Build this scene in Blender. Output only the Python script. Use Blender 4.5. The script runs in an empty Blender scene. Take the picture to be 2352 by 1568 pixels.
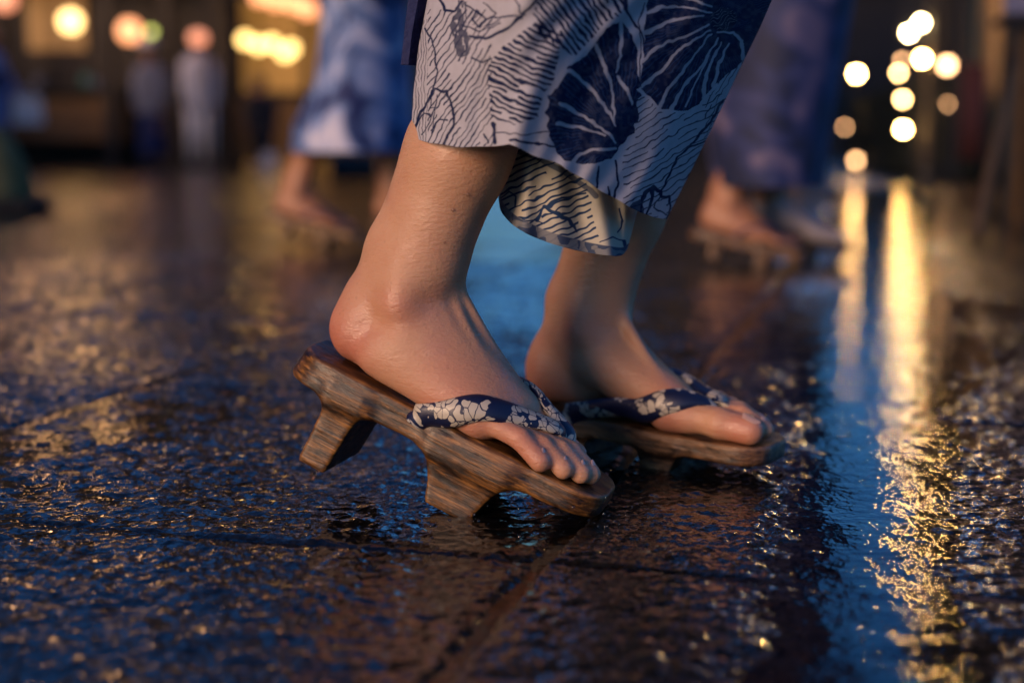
import bpy, math, random
import numpy as np
from mathutils import Matrix, Vector
random.seed(7); rng = np.random.default_rng(7)
sc = bpy.context.scene
COL = sc.collection
R_ = math.radians

# ---------------------------------------------------------------- camera
F_PX, HCAM = 3267.0, 0.26
PITCH = math.atan(449/3267.0)
cam = bpy.data.cameras.new('camera'); camo = bpy.data.objects.new('camera', cam); COL.objects.link(camo)
camo.location = (0, 0, HCAM); camo.rotation_euler = (math.pi/2-PITCH, 0, 0)
cam.lens = 50; cam.sensor_width = 36; cam.clip_start = 0.02; cam.clip_end = 800
cam.dof.use_dof = True; cam.dof.focus_distance = 1.01; cam.dof.aperture_fstop = 3.0
sc.camera = camo
# ---------------------------------------------------------------- world, sun, exposure
w = bpy.data.worlds.new('World'); sc.world = w; w.use_nodes = True
nt = w.node_tree; bg = nt.nodes['Background']
sky = nt.nodes.new('ShaderNodeTexSky'); sky.sky_type = 'NISHITA'; sky.sun_disc = False
SUN_EL, SUN_ROT = 7.0, -138.0
sky.sun_elevation = R_(SUN_EL); sky.sun_rotation = R_(SUN_ROT); sky.ozone_density = 5.0; sky.dust_density = 0.6
tint = nt.nodes.new('ShaderNodeMix'); tint.data_type = 'RGBA'; tint.blend_type = 'MULTIPLY'; tint.inputs[0].default_value = 1.0
tint.inputs[7].default_value = (0.74, 1.0, 1.27, 1)
nt.links.new(sky.outputs[0], tint.inputs[6]); nt.links.new(tint.outputs[2], bg.inputs[0])
bg.inputs[1].default_value = 0.112
sl = bpy.data.lights.new('sun', 'SUN'); slo = bpy.data.objects.new('sun', sl); COL.objects.link(slo)
sl.energy = 2.0; sl.color = (1.0, 0.60, 0.34); sl.angle = R_(24)
a_, e_ = R_(SUN_ROT), R_(16)
sdir = Vector((math.sin(a_)*math.cos(e_), math.cos(a_)*math.cos(e_), math.sin(e_)))
slo.rotation_euler = sdir.to_track_quat('Z', 'Y').to_euler()
sc.view_settings.view_transform = 'Standard'; sc.view_settings.look = 'None'
sc.view_settings.exposure = 0.75; sc.view_settings.gamma = 1.0; sc.view_settings.use_curve_mapping = False
sc.cycles.use_denoising = True
sc.cycles.max_bounces = 8; sc.cycles.sample_clamp_indirect = 4.0
sc.cycles.caustics_reflective = False

# ---------------------------------------------------------------- measuring helpers (photo measurements -> metres)
_F = np.array([0, math.cos(PITCH), -math.sin(PITCH)]); _U = np.array([0, math.sin(PITCH), math.cos(PITCH)])
_R = np.array([1., 0, 0]); _C = np.array([0, 0, HCAM])
def ray(px, py):
    return _F + _R*(px-1176)/F_PX + _U*(784-py)/F_PX
def at_z(px, py, z):
    d = ray(px, py); return _C + d*(z-HCAM)/d[2]
def at_y(px, py, Y):
    d = ray(px, py); return _C + d*Y/d[1]
def X_at(px, Y): return (px-1176)/F_PX*Y*1.009
def Z_at(py, Y): return float(at_y(1176, py, Y)[2])

# ---------------------------------------------------------------- numpy noise
def _h(ix, iy, iz, s):
    n = (ix.astype(np.int64)*374761393 + iy.astype(np.int64)*668265263 + iz*1274126177 + s*974634521) & 0xffffffff
    n = ((n ^ (n >> 13))*1274126177) & 0xffffffff
    n = (n ^ (n >> 16)) & 0xffff
    return n/65535.0
def vnoise(x, y, s=0):
    ix, iy = np.floor(x), np.floor(y); fx, fy = x-ix, y-iy
    ux, uy = fx*fx*(3-2*fx), fy*fy*(3-2*fy)
    a = _h(ix, iy, 0, s); b = _h(ix+1, iy, 0, s); c = _h(ix, iy+1, 0, s); d = _h(ix+1, iy+1, 0, s)
    return (a*(1-ux)+b*ux)*(1-uy) + (c*(1-ux)+d*ux)*uy
def fbm(x, y, s=0, o=4):
    r = 0; amp = .5
    for i in range(o):
        r = r + amp*vnoise(x*2**i+i*17.3, y*2**i-i*9.1, s+i); amp *= .5
    return r
def cell(x, y, s=0):
    ix, iy = np.floor(x), np.floor(y); best = np.full(np.shape(x), 9.); b2 = best.copy()
    hv = np.zeros(np.shape(x))
    for di in (-1, 0, 1):
        for dj in (-1, 0, 1):
            cx = ix+di; cy = iy+dj
            px = cx+_h(cx, cy, 1, s); py = cy+_h(cx, cy, 2, s)
            d = np.hypot(px-x, py-y); m = d < best
            b2 = np.where(m, best, np.minimum(b2, d)); hv = np.where(m, _h(cx, cy, 3, s), hv); best = np.where(m, d, best)
    return best, b2, hv
def smooth(a, b, x):
    t = np.clip((x-a)/(b-a), 0, 1); return t*t*(3-2*t)

# ---------------------------------------------------------------- mesh helpers
def fast_mesh(name, V, Q, smooth_=True):
    me = bpy.data.meshes.new(name)
    V = np.asarray(V, dtype=np.float32); Q = np.asarray(Q, dtype=np.int32)
    me.vertices.add(len(V)); me.vertices.foreach_set('co', V.ravel())
    k = Q.shape[1]; me.loops.add(Q.size); me.loops.foreach_set('vertex_index', Q.ravel())
    me.polygons.add(len(Q)); me.polygons.foreach_set('loop_start', np.arange(0, Q.size, k, dtype=np.int32))
    me.update(calc_edges=True)
    me.polygons.foreach_set('use_smooth', np.full(len(Q), smooth_)); me.update()
    return me
def py_mesh(name, V, Fc, smooth_=False):
    me = bpy.data.meshes.new(name); me.from_pydata([tuple(v) for v in V], [], [tuple(f) for f in Fc]); me.update()
    if smooth_: me.polygons.foreach_set('use_smooth', [True]*len(me.polygons))
    return me
def link(name, me, m=None, parent=None, loc=None, mw=None):
    o = bpy.data.objects.new(name, me); COL.objects.link(o)
    if m is not None and me is not None and len(me.materials) == 0: me.materials.append(m)
    if parent is not None: o.parent = parent
    if mw is not None: o.matrix_basis = mw
    if loc is not None: o.location = loc
    return o
def tag(o, label=None, cat=None, group=None, kind=None):
    if label: o['label'] = label
    if cat: o['category'] = cat
    if group: o['group'] = group
    if kind: o['kind'] = kind
    return o
def thing(name, label, cat, loc=(0, 0, 0), rz=0, group=None):
    o = bpy.data.objects.new(name, None); COL.objects.link(o); o.location = loc; o.rotation_euler = (0, 0, rz)
    o.empty_display_size = .1
    return tag(o, label, cat, group)
class MB:
    def __init__(s): s.v = []; s.f = []
    def box(s, c, d, rz=0, taper=1.0, rx=0):
        x, y, z = d[0]/2, d[1]/2, d[2]/2; n = len(s.v); M = Matrix.Rotation(rz, 3, 'Z') @ Matrix.Rotation(rx, 3, 'X')
        for sz in (-1, 1):
            t = taper if sz > 0 else 1
            for sx, sy in ((-1, -1), (1, -1), (1, 1), (-1, 1)):
                p = M @ Vector((sx*x*t, sy*y*t, sz*z)); s.v.append((p.x+c[0], p.y+c[1], p.z+c[2]))
        s.f += [(n, n+3, n+2, n+1), (n+4, n+5, n+6, n+7)] + [(n+i, n+(i+1) % 4, n+4+(i+1) % 4, n+4+i) for i in range(4)]
        return s
    def tube(s, pts, rad, seg=10, caps=True):
        pts = [Vector(p) for p in pts]; rad = rad if hasattr(rad, '__len__') else [rad]*len(pts)
        n0 = len(s.v); up = Vector((0, 0, 1)); prev = None
        for i, p in enumerate(pts):
            t = (pts[min(i+1, len(pts)-1)]-pts[max(i-1, 0)]).normalized()
            a = t.cross(up if abs(t.z) < .95 else Vector((1, 0, 0))) if prev is None else (prev - t*prev.dot(t))
            a.normalize(); prev = a; b = t.cross(a)
            for k in range(seg):
                q = p + (a*math.cos(2*math.pi*k/seg) + b*math.sin(2*math.pi*k/seg))*rad[i]; s.v.append(tuple(q))
        for i in range(len(pts)-1):
            for k in range(seg):
                s.f.append((n0+i*seg+k, n0+i*seg+(k+1) % seg, n0+(i+1)*seg+(k+1) % seg, n0+(i+1)*seg+k))
        if caps:
            s.f.append(tuple(n0+k for k in range(seg))[::-1]); s.f.append(tuple(n0+(len(pts)-1)*seg+k for k in range(seg)))
        return s
    def lathe(s, prof, c=(0, 0, 0), seg=20, sx=1, sy=1):
        n0 = len(s.v)
        for r, z in prof:
            for k in range(seg):
                a = 2*math.pi*k/seg; s.v.append((c[0]+r*sx*math.cos(a), c[1]+r*sy*math.sin(a), c[2]+z))
        for i in range(len(prof)-1):
            for k in range(seg):
                s.f.append((n0+i*seg+k, n0+i*seg+(k+1) % seg, n0+(i+1)*seg+(k+1) % seg, n0+(i+1)*seg+k))
        s.f.append(tuple(n0+k for k in range(seg))[::-1]); s.f.append(tuple(n0+(len(prof)-1)*seg+k for k in range(seg)))
        return s
    def sphere(s, c, r, seg=16, sz=1):
        return s.lathe([(max(r*math.sin(math.pi*i/10), 1e-4), -r*sz*math.cos(math.pi*i/10)) for i in range(11)], c, seg)
    def loft(s, rings, close=True):
        n0 = len(s.v); k = len(rings[0])
        for r in rings: s.v += [tuple(p) for p in r]
        for i in range(len(rings)-1):
            for j in range(k if close else k-1):
                s.f.append((n0+i*k+j, n0+i*k+(j+1) % k, n0+(i+1)*k+(j+1) % k, n0+(i+1)*k+j))
        return s
    def mesh(s, name, sm=False): return py_mesh(name, s.v, s.f, sm)
    def build(s, name, m, parent=None, sm=False, loc=None): return link(name, s.mesh(name, sm), m, parent, loc)

# ---------------------------------------------------------------- materials
def mat(name, col, rough=.6, col2=None, nscale=8, bump=0, bscale=40, coat=0, stretch=None, emit=None, estr=0, metal=0, sheen=0, thr=(.35, .65), spec=.5):
    m = bpy.data.materials.new(name); m.use_nodes = True; N = m.node_tree.nodes; L = m.node_tree.links
    p = N['Principled BSDF']; p.inputs['Base Color'].default_value = (*col, 1); p.inputs['Roughness'].default_value = rough
    p.inputs['Metallic'].default_value = metal; p.inputs['Coat Weight'].default_value = coat; p.inputs['Coat Roughness'].default_value = .12
    p.inputs['Specular IOR Level'].default_value = spec
    tc = N.new('ShaderNodeTexCoord'); mp = N.new('ShaderNodeMapping'); L.new(tc.outputs['Object'], mp.inputs[0])
    if stretch: mp.inputs['Scale'].default_value = stretch
    if col2:
        n = N.new('ShaderNodeTexNoise'); n.inputs['Scale'].default_value = nscale; n.inputs['Detail'].default_value = 6
        L.new(mp.outputs[0], n.inputs['Vector']); r = N.new('ShaderNodeValToRGB')
        r.color_ramp.elements[0].position, r.color_ramp.elements[1].position = thr
        r.color_ramp.elements[0].color = (*col, 1); r.color_ramp.elements[1].color = (*col2, 1)
        L.new(n.outputs[0], r.inputs[0]); L.new(r.outputs[0], p.inputs['Base Color'])
    if bump:
        n = N.new('ShaderNodeTexNoise'); n.inputs['Scale'].default_value = bscale; n.inputs['Detail'].default_value = 5
        L.new(mp.outputs[0], n.inputs['Vector']); b = N.new('ShaderNodeBump'); b.inputs['Strength'].default_value = bump; b.inputs['Distance'].default_value = .01
        L.new(n.outputs[0], b.inputs['Height']); L.new(b.outputs[0], p.inputs['Normal'])
    if emit:
        p.inputs['Emission Color'].default_value = (*emit, 1); p.inputs['Emission Strength'].default_value = estr
    return m

def ground_mat(name, fine=1.0):
    m = bpy.data.materials.new(name); m.use_nodes = True; N = m.node_tree.nodes; L = m.node_tree.links; p = N['Principled BSDF']
    g = N.new('ShaderNodeNewGeometry')
    def noise(sc_, det=5, r=.5):
        n = N.new('ShaderNodeTexNoise'); n.inputs['Scale'].default_value = sc_; n.inputs['Detail'].default_value = det; n.inputs['Roughness'].default_value = r
        L.new(g.outputs['Position'], n.inputs['Vector']); return n
    n1 = noise(160, 4, .6); r = N.new('ShaderNodeValToRGB'); L.new(n1.outputs[0], r.inputs[0])
    r.color_ramp.elements[0].position = .36; r.color_ramp.elements[0].color = (.002, .002, .002, 1)
    r.color_ramp.elements[1].position = .68; r.color_ramp.elements[1].color = (.013, .012, .011, 1)
    n2 = noise(9, 4); mx = N.new('ShaderNodeMix'); mx.data_type = 'RGBA'; mx.blend_type = 'MULTIPLY'; mx.inputs[0].default_value = .7
    L.new(r.outputs[0], mx.inputs[6]); L.new(n2.outputs[0], mx.inputs[7]); L.new(mx.outputs[2], p.inputs['Base Color'])
    rr = N.new('ShaderNodeMapRange'); rr.inputs[1].default_value = .35; rr.inputs[2].default_value = .65; rr.inputs[3].default_value = .10; rr.inputs[4].default_value = .26
    n3 = noise(60, 3); L.new(n3.outputs[0], rr.inputs[0]); L.new(rr.outputs[0], p.inputs['Roughness'])
    p.inputs['IOR'].default_value = 1.45; p.inputs['Specular IOR Level'].default_value = .22
    p.inputs['Coat Weight'].default_value = .85; p.inputs['Coat Roughness'].default_value = .035; p.inputs['Coat IOR'].default_value = 1.33
    v = N.new('ShaderNodeTexVoronoi'); v.inputs['Scale'].default_value = 105; L.new(g.outputs['Position'], v.inputs['Vector'])
    n4 = noise(85, 2.5); n5 = noise(24, 2)
    ad = N.new('ShaderNodeMath'); ad.operation = 'MULTIPLY_ADD'; ad.inputs[1].default_value = -.55; L.new(v.outputs['Distance'], ad.inputs[0]); L.new(n4.outputs[0], ad.inputs[2])
    ad2 = N.new('ShaderNodeMath'); ad2.operation = 'MULTIPLY_ADD'; ad2.inputs[1].default_value = 1.6; L.new(n5.outputs[0], ad2.inputs[0]); L.new(ad.outputs[0], ad2.inputs[2])
    b = N.new('ShaderNodeBump'); b.inputs['Strength'].default_value = 1.0*fine; b.inputs['Distance'].default_value = .0020
    L.new(ad2.outputs[0], b.inputs['Height']); L.new(b.outputs[0], p.inputs['Normal'])
    b2 = N.new('ShaderNodeBump'); b2.inputs['Strength'].default_value = 1.0*fine; b2.inputs['Distance'].default_value = .0021
    L.new(ad2.outputs[0], b2.inputs['Height']); L.new(b2.outputs[0], p.inputs['Coat Normal'])
    return m
M_slab = ground_mat('wet_stone', .9); M_far = ground_mat('wet_stone_far', 1.0)

def water_mat():
    m = bpy.data.materials.new('water'); m.use_nodes = True; N = m.node_tree.nodes; L = m.node_tree.links; N.remove(N['Principled BSDF'])
    g = N.new('ShaderNodeNewGeometry'); n = N.new('ShaderNodeTexNoise'); n.inputs['Scale'].default_value = 14; n.inputs['Detail'].default_value = 5; n.inputs['Roughness'].default_value = .6
    L.new(g.outputs['Position'], n.inputs['Vector']); b = N.new('ShaderNodeBump'); b.inputs['Strength'].default_value = .6; b.inputs['Distance'].default_value = .005
    L.new(n.outputs[0], b.inputs['Height'])
    fr = N.new('ShaderNodeFresnel'); fr.inputs[0].default_value = 1.45; L.new(b.outputs[0], fr.inputs['Normal'])
    gl = N.new('ShaderNodeBsdfGlossy'); gl.inputs['Roughness'].default_value = .035; L.new(b.outputs[0], gl.inputs['Normal'])
    tr = N.new('ShaderNodeBsdfTransparent'); tr.inputs[0].default_value = (.75, .78, .8, 1)
    mx = N.new('ShaderNodeMixShader'); L.new(fr.outputs[0], mx.inputs[0]); L.new(tr.outputs[0], mx.inputs[1]); L.new(gl.outputs[0], mx.inputs[2])
    L.new(mx.outputs[0], N['Material Output'].inputs[0]); return m
M_water = water_mat()

def skin_mat(name, base=(.50, .275, .165), red=(.47, .165, .105), coat=.13):
    m = bpy.data.materials.new(name); m.use_nodes = True; N = m.node_tree.nodes; L = m.node_tree.links; p = N['Principled BSDF']
    at = N.new('ShaderNodeAttribute'); at.attribute_name = 'flush'
    tc = N.new('ShaderNodeTexCoord')
    n = N.new('ShaderNodeTexNoise'); n.inputs['Scale'].default_value = 28; n.inputs['Detail'].default_value = 6; L.new(tc.outputs['Object'], n.inputs['Vector'])
    ad = N.new('ShaderNodeMath'); ad.operation = 'MULTIPLY_ADD'; ad.inputs[1].default_value = .9; ad.inputs[2].default_value = -.38; L.new(n.outputs[0], ad.inputs[0])
    a2 = N.new('ShaderNodeMath'); a2.operation = 'ADD'; a2.use_clamp = True; L.new(ad.outputs[0], a2.inputs[0]); L.new(at.outputs['Fac'], a2.inputs[1])
    mx = N.new('ShaderNodeMix'); mx.data_type = 'RGBA'; mx.inputs[6].default_value = (*base, 1); mx.inputs[7].default_value = (*red, 1)
    L.new(a2.outputs[0], mx.inputs[0])
    sp = N.new('ShaderNodeTexVoronoi'); sp.inputs['Scale'].default_value = 95; L.new(tc.outputs['Object'], sp.inputs['Vector'])
    sr = N.new('ShaderNodeMapRange'); sr.inputs[1].default_value = .05; sr.inputs[2].default_value = .13; sr.inputs[3].default_value = .72; sr.inputs[4].default_value = 1
    L.new(sp.outputs['Distance'], sr.inputs[0])
    mm = N.new('ShaderNodeMix'); mm.data_type = 'RGBA'; mm.blend_type = 'MULTIPLY'; mm.inputs[0].default_value = .5
    L.new(mx.outputs[2], mm.inputs[6]); L.new(sr.outputs[0], mm.inputs[7]); L.new(mm.outputs[2], p.inputs['Base Color'])
    p.inputs['Subsurface Weight'].default_value = .35; p.inputs['Subsurface Radius'].default_value = (1, .35, .2); p.inputs['Subsurface Scale'].default_value = .006
    rn = N.new('ShaderNodeTexNoise'); rn.inputs['Scale'].default_value = 60; rn.inputs['Detail'].default_value = 4; L.new(tc.outputs['Object'], rn.inputs['Vector'])
    rr = N.new('ShaderNodeMapRange'); rr.inputs[1].default_value = .35; rr.inputs[2].default_value = .65; rr.inputs[3].default_value = .4; rr.inputs[4].default_value = .6
    L.new(rn.outputs[0], rr.inputs[0]); L.new(rr.outputs[0], p.inputs['Roughness'])
    cw = N.new('ShaderNodeMapRange'); cw.inputs[1].default_value = .48; cw.inputs[2].default_value = .66; cw.inputs[3].default_value = .04; cw.inputs[4].default_value = .75; L.new(n.outputs[0], cw.inputs[0]); L.new(cw.outputs[0], p.inputs['Coat Weight']); p.inputs['Coat Roughness'].default_value = .14
    # pores, fine creases
    mp = N.new('ShaderNodeMapping'); mp.inputs['Scale'].default_value = (.8, .8, 2.6); L.new(tc.outputs['Object'], mp.inputs[0])
    b1 = N.new('ShaderNodeTexNoise'); b1.inputs['Scale'].default_value = 420; b1.inputs['Detail'].default_value = 3; L.new(tc.outputs['Object'], b1.inputs['Vector'])
    b2 = N.new('ShaderNodeTexNoise'); b2.inputs['Scale'].default_value = 150; b2.inputs['Detail'].default_value = 7; b2.inputs['Roughness'].default_value = .65; L.new(mp.outputs[0], b2.inputs['Vector'])
    ba = N.new('ShaderNodeMath'); ba.operation = 'MULTIPLY_ADD'; ba.inputs[1].default_value = 2.2; L.new(b2.outputs[0], ba.inputs[0]); L.new(b1.outputs[0], ba.inputs[2])
    b = N.new('ShaderNodeBump'); b.inputs['Strength'].default_value = .42; b.inputs['Distance'].default_value = .0010; L.new(ba.outputs[0], b.inputs['Height'])
    L.new(b.outputs[0], p.inputs['Normal']); L.new(b.outputs[0], p.inputs['Coat Normal']); return m
M_skin = skin_mat('wet_skin')
M_skin_bg = mat('skin', (.34, .155, .09), .5)

def wood_mat(name, dark=(.014, .008, .004), mid=(.13, .052, .011), light=(.42, .185, .042), coat=.15):
    m = bpy.data.materials.new(name); m.use_nodes = True; N = m.node_tree.nodes; L = m.node_tree.links; p = N['Principled BSDF']
    tc = N.new('ShaderNodeTexCoord')
    mp = N.new('ShaderNodeMapping'); mp.inputs['Scale'].default_value = (24, 120, 420); L.new(tc.outputs['Object'], mp.inputs[0])
    n = N.new('ShaderNodeTexNoise'); n.inputs['Scale'].default_value = 1; n.inputs['Detail'].default_value = 9; n.inputs['Roughness'].default_value = .68; n.inputs['Distortion'].default_value = .5
    L.new(mp.outputs[0], n.inputs['Vector'])
    r = N.new('ShaderNodeValToRGB'); e = r.color_ramp.elements; e[0].position = .34; e[0].color = (*dark, 1); e[1].position = .70; e[1].color = (*light, 1)
    k = e.new(.52); k.color = (*mid, 1); L.new(n.outputs[0], r.inputs[0])
    n2 = N.new('ShaderNodeTexNoise'); n2.inputs['Scale'].default_value = 1; n2.inputs['Detail'].default_value = 8; n2.inputs['Roughness'].default_value = .7; mp2 = N.new('ShaderNodeMapping'); mp2.inputs['Scale'].default_value = (34, 70, 110); L.new(tc.outputs['Object'], mp2.inputs[0]); L.new(mp2.outputs[0], n2.inputs['Vector'])
    r2 = N.new('ShaderNodeValToRGB'); r2.color_ramp.elements[0].position = .42; r2.color_ramp.elements[0].color = (.08, .06, .05, 1); r2.color_ramp.elements[1].position = .56; r2.color_ramp.elements[1].color = (1, 1, 1, 1)
    L.new(n2.outputs[0], r2.inputs[0])
    mx = N.new('ShaderNodeMix'); mx.data_type = 'RGBA'; mx.blend_type = 'MULTIPLY'; mx.inputs[0].default_value = 1
    L.new(r.outputs[0], mx.inputs[6]); L.new(r2.outputs[0], mx.inputs[7])
    gm_ = N.new('ShaderNodeNewGeometry'); er = N.new('ShaderNodeMapRange'); er.inputs[1].default_value = .515; er.inputs[2].default_value = .57; L.new(gm_.outputs['Pointiness'], er.inputs[0])
    en = N.new('ShaderNodeMath'); en.operation = 'MULTIPLY'; L.new(er.outputs[0], en.inputs[0]); L.new(n2.outputs[0], en.inputs[1])
    ew = N.new('ShaderNodeMix'); ew.data_type = 'RGBA'; L.new(en.outputs[0], ew.inputs[0]); L.new(mx.outputs[2], ew.inputs[6]); ew.inputs[7].default_value = (*[min(1, c*1.15) for c in light], 1)
    L.new(ew.outputs[2], p.inputs['Base Color'])
    p.inputs['Roughness'].default_value = .42; p.inputs['Coat Weight'].default_value = coat; p.inputs['Coat Roughness'].default_value = .14
    b = N.new('ShaderNodeBump'); b.inputs['Strength'].default_value = .55; b.inputs['Distance'].default_value = .0016; L.new(n.outputs[0], b.inputs['Height'])
    L.new(b.outputs[0], p.inputs['Normal']); L.new(b.outputs[0], p.inputs['Coat Normal']); return m
M_geta = wood_mat('wet_weathered_wood')
M_geta3 = wood_mat('pale_wet_wood', (.10, .05, .02), (.30, .16, .06), (.52, .32, .14))
M_geta2 = wood_mat('wet_warm_wood', (.05, .022, .010), (.17, .08, .032), (.34, .18, .08))

def strap_mat(name, pale=(.45, .40, .32), navy=(.003, .007, .038), sc_=84, thr=.40):
    m = bpy.data.materials.new(name); m.use_nodes = True; N = m.node_tree.nodes; L = m.node_tree.links; p = N['Principled BSDF']
    uv = N.new('ShaderNodeTexCoord')
    nz = N.new('ShaderNodeTexNoise'); nz.inputs['Scale'].default_value = 70; nz.inputs['Detail'].default_value = 2; L.new(uv.outputs['UV'], nz.inputs['Vector'])
    mm = N.new('ShaderNodeMix'); mm.data_type = 'RGBA'; mm.blend_type = 'LINEAR_LIGHT'; mm.inputs[0].default_value = .008; L.new(uv.outputs['UV'], mm.inputs[6]); L.new(nz.outputs[1], mm.inputs[7])
    v = N.new('ShaderNodeTexVoronoi'); v.feature = 'DISTANCE_TO_EDGE'; v.inputs['Scale'].default_value = sc_*2.0; L.new(mm.outputs[2], v.inputs['Vector'])
    e = N.new('ShaderNodeMath'); e.operation = 'GREATER_THAN'; e.inputs[1].default_value = .05; L.new(v.outputs[0], e.inputs[0])
    big = N.new('ShaderNodeTexNoise'); big.inputs['Scale'].default_value = sc_*.42; big.inputs['Detail'].default_value = 1; L.new(uv.outputs['UV'], big.inputs['Vector'])
    g = N.new('ShaderNodeMath'); g.operation = 'GREATER_THAN'; g.inputs[1].default_value = thr+.07; L.new(big.outputs[0], g.inputs[0])
    # ragged patch border follows the petals
    v2 = N.new('ShaderNodeTexVoronoi'); v2.inputs['Scale'].default_value = sc_*2.0; L.new(mm.outputs[2], v2.inputs['Vector'])
    big2 = N.new('ShaderNodeTexNoise'); big2.inputs['Scale'].default_value = sc_*.42; big2.inputs['Detail'].default_value = 1; L.new(v2.outputs['Position'], big2.inputs['Vector'])
    g2 = N.new('ShaderNodeMath'); g2.operation = 'GREATER_THAN'; g2.inputs[1].default_value = thr+.06; L.new(big2.outputs[0], g2.inputs[0])
    rd = N.new('ShaderNodeMath'); rd.operation = 'LESS_THAN'; rd.inputs[1].default_value = .66; L.new(v2.outputs['Distance'], rd.inputs[0])
    a0 = N.new('ShaderNodeMath'); a0.operation = 'MULTIPLY'; L.new(e.outputs[0], a0.inputs[0]); L.new(rd.outputs[0], a0.inputs[1])
    a = N.new('ShaderNodeMath'); a.operation = 'MULTIPLY'; L.new(a0.outputs[0], a.inputs[0]); L.new(g2.outputs[0], a.inputs[1])
    mx = N.new('ShaderNodeMix'); mx.data_type = 'RGBA'; mx.inputs[6].default_value = (*navy, 1); mx.inputs[7].default_value = (*pale, 1); L.new(a.outputs[0], mx.inputs[0])
    L.new(mx.outputs[2], p.inputs['Base Color']); p.inputs['Roughness'].default_value = .5; p.inputs['Coat Weight'].default_value = .25; p.inputs['Coat Roughness'].default_value = .3
    wv = N.new('ShaderNodeTexNoise'); wv.inputs['Scale'].default_value = 900; L.new(uv.outputs['UV'], wv.inputs['Vector'])
    b = N.new('ShaderNodeBump'); b.inputs['Strength'].default_value = .3; b.inputs['Distance'].default_value = .0006; L.new(wv.outputs[0], b.inputs['Height']); L.new(b.outputs[0], p.inputs['Normal'])
    return m
M_strap = strap_mat('floral_strap')
M_strap_far = strap_mat('floral_strap_sparse', thr=.44)
M_strap_in = mat('strap_lining', (.30, .26, .22), .8)

def cloth_mat(name, attr=None, trans=.40):
    m = bpy.data.materials.new(name); m.use_nodes = True; N = m.node_tree.nodes; L = m.node_tree.links; p = N['Principled BSDF']; out = N['Material Output']
    at = N.new('ShaderNodeAttribute'); at.attribute_name = attr
    g = N.new('ShaderNodeTexCoord')
    mx = N.new('ShaderNodeMix'); mx.data_type = 'RGBA'; mx.blend_type = 'MULTIPLY'; mx.inputs[0].default_value = .25
    n = N.new('ShaderNodeTexNoise'); n.inputs['Scale'].default_value = 120; n.inputs['Detail'].default_value = 5; L.new(g.outputs['Object'], n.inputs['Vector'])
    L.new(at.outputs['Color'], mx.inputs[6]); L.new(n.outputs[0], mx.inputs[7]); L.new(mx.outputs[2], p.inputs['Base Color'])
    p.inputs['Roughness'].default_value = .75; p.inputs['Specular IOR Level'].default_value = .25
    wv = N.new('ShaderNodeTexNoise'); wv.inputs['Scale'].default_value = 1300; wv.inputs['Detail'].default_value = 1; L.new(g.outputs['Object'], wv.inputs['Vector'])
    n6 = N.new('ShaderNodeTexNoise'); n6.inputs['Scale'].default_value = 55; n6.inputs['Detail'].default_value = 4; L.new(g.outputs['Object'], n6.inputs['Vector'])
    ba = N.new('ShaderNodeMath'); ba.operation = 'MULTIPLY_ADD'; ba.inputs[1].default_value = 5; L.new(n6.outputs[0], ba.inputs[0]); L.new(wv.outputs[0], ba.inputs[2])
    b = N.new('ShaderNodeBump'); b.inputs['Strength'].default_value = .25; b.inputs['Distance'].default_value = .001; L.new(ba.outputs[0], b.inputs['Height']); L.new(b.outputs[0], p.inputs['Normal'])
    t = N.new('ShaderNodeBsdfTranslucent'); L.new(mx.outputs[2], t.inputs[0]); ms = N.new('ShaderNodeMixShader'); ms.inputs[0].default_value = trans
    L.new(p.outputs[0], ms.inputs[1]); L.new(t.outputs[0], ms.inputs[2]); L.new(ms.outputs[0], out.inputs[0]); return m
M_cloth = cloth_mat('printed_cotton', 'print')
M_navy = mat('navy_cloth', (.006, .012, .075), .8, bump=.2, bscale=300)

def tiedye(name, a=(.008, .02, .11), b=(.13, .22, .48), c=(.55, .55, .70), scale=7):
    m = mat(name, a, .75); N = m.node_tree.nodes; L = m.node_tree.links; p = N['Principled BSDF']
    tc = N.new('ShaderNodeTexCoord'); n = N.new('ShaderNodeTexNoise'); n.inputs['Scale'].default_value = scale; n.inputs['Detail'].default_value = 3; n.inputs['Distortion'].default_value = 1.2
    L.new(tc.outputs['Object'], n.inputs['Vector']); r = N.new('ShaderNodeValToRGB'); e = r.color_ramp.elements
    e[0].position = .44; e[0].color = (*a, 1); e[1].position = .66; e[1].color = (*c, 1); k = e.new(.53); k.color = (*b, 1)
    L.new(n.outputs[0], r.inputs[0]); L.new(r.outputs[0], p.inputs['Base Color']); return m
M_tie1 = tiedye('mottled_blue_cotton'); M_tie2 = tiedye('mottled_purple_navy_cotton', (.006, .012, .05), (.018, .03, .12), (.15, .12, .20), 6)
M_sock = mat('grey_sock', (.28, .25, .27), .8); M_white = mat('white_cloth', (.62, .58, .58), .8); M_grey = mat('grey_blue_cloth', (.13, .14, .19), .85)
M_black = mat('black_cloth', (.012, .012, .016), .8); M_hair = mat('black_hair', (.012, .009, .008), .45)
M_bluecl = mat('blue_cloth', (.10, .16, .42), .8, (.25, .3, .5), 5); M_olive = mat('olive_canvas', (.085, .08, .025), .85, (.13, .12, .05), 9, bump=.3, bscale=20)
M_darkwood = mat('dark_stained_timber', (.010, .006, .004), .6, (.024, .014, .008), 5, bump=.3, bscale=30, stretch=(1, 1, 6))
M_brown = mat('brown_timber', (.12, .058, .017), .6, (.19, .098, .030), 4, bump=.3, bscale=25, stretch=(1, 1, 6))
M_roof = mat('grey_roof_tile', (.02, .02, .024), .45, (.035, .035, .04), 8)
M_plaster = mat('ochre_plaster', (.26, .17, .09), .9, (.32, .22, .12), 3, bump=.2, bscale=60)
M_plaster2 = mat('grey_plaster', (.022, .021, .023), .9, (.036, .033, .034), 3, bump=.2, bscale=60)
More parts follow.
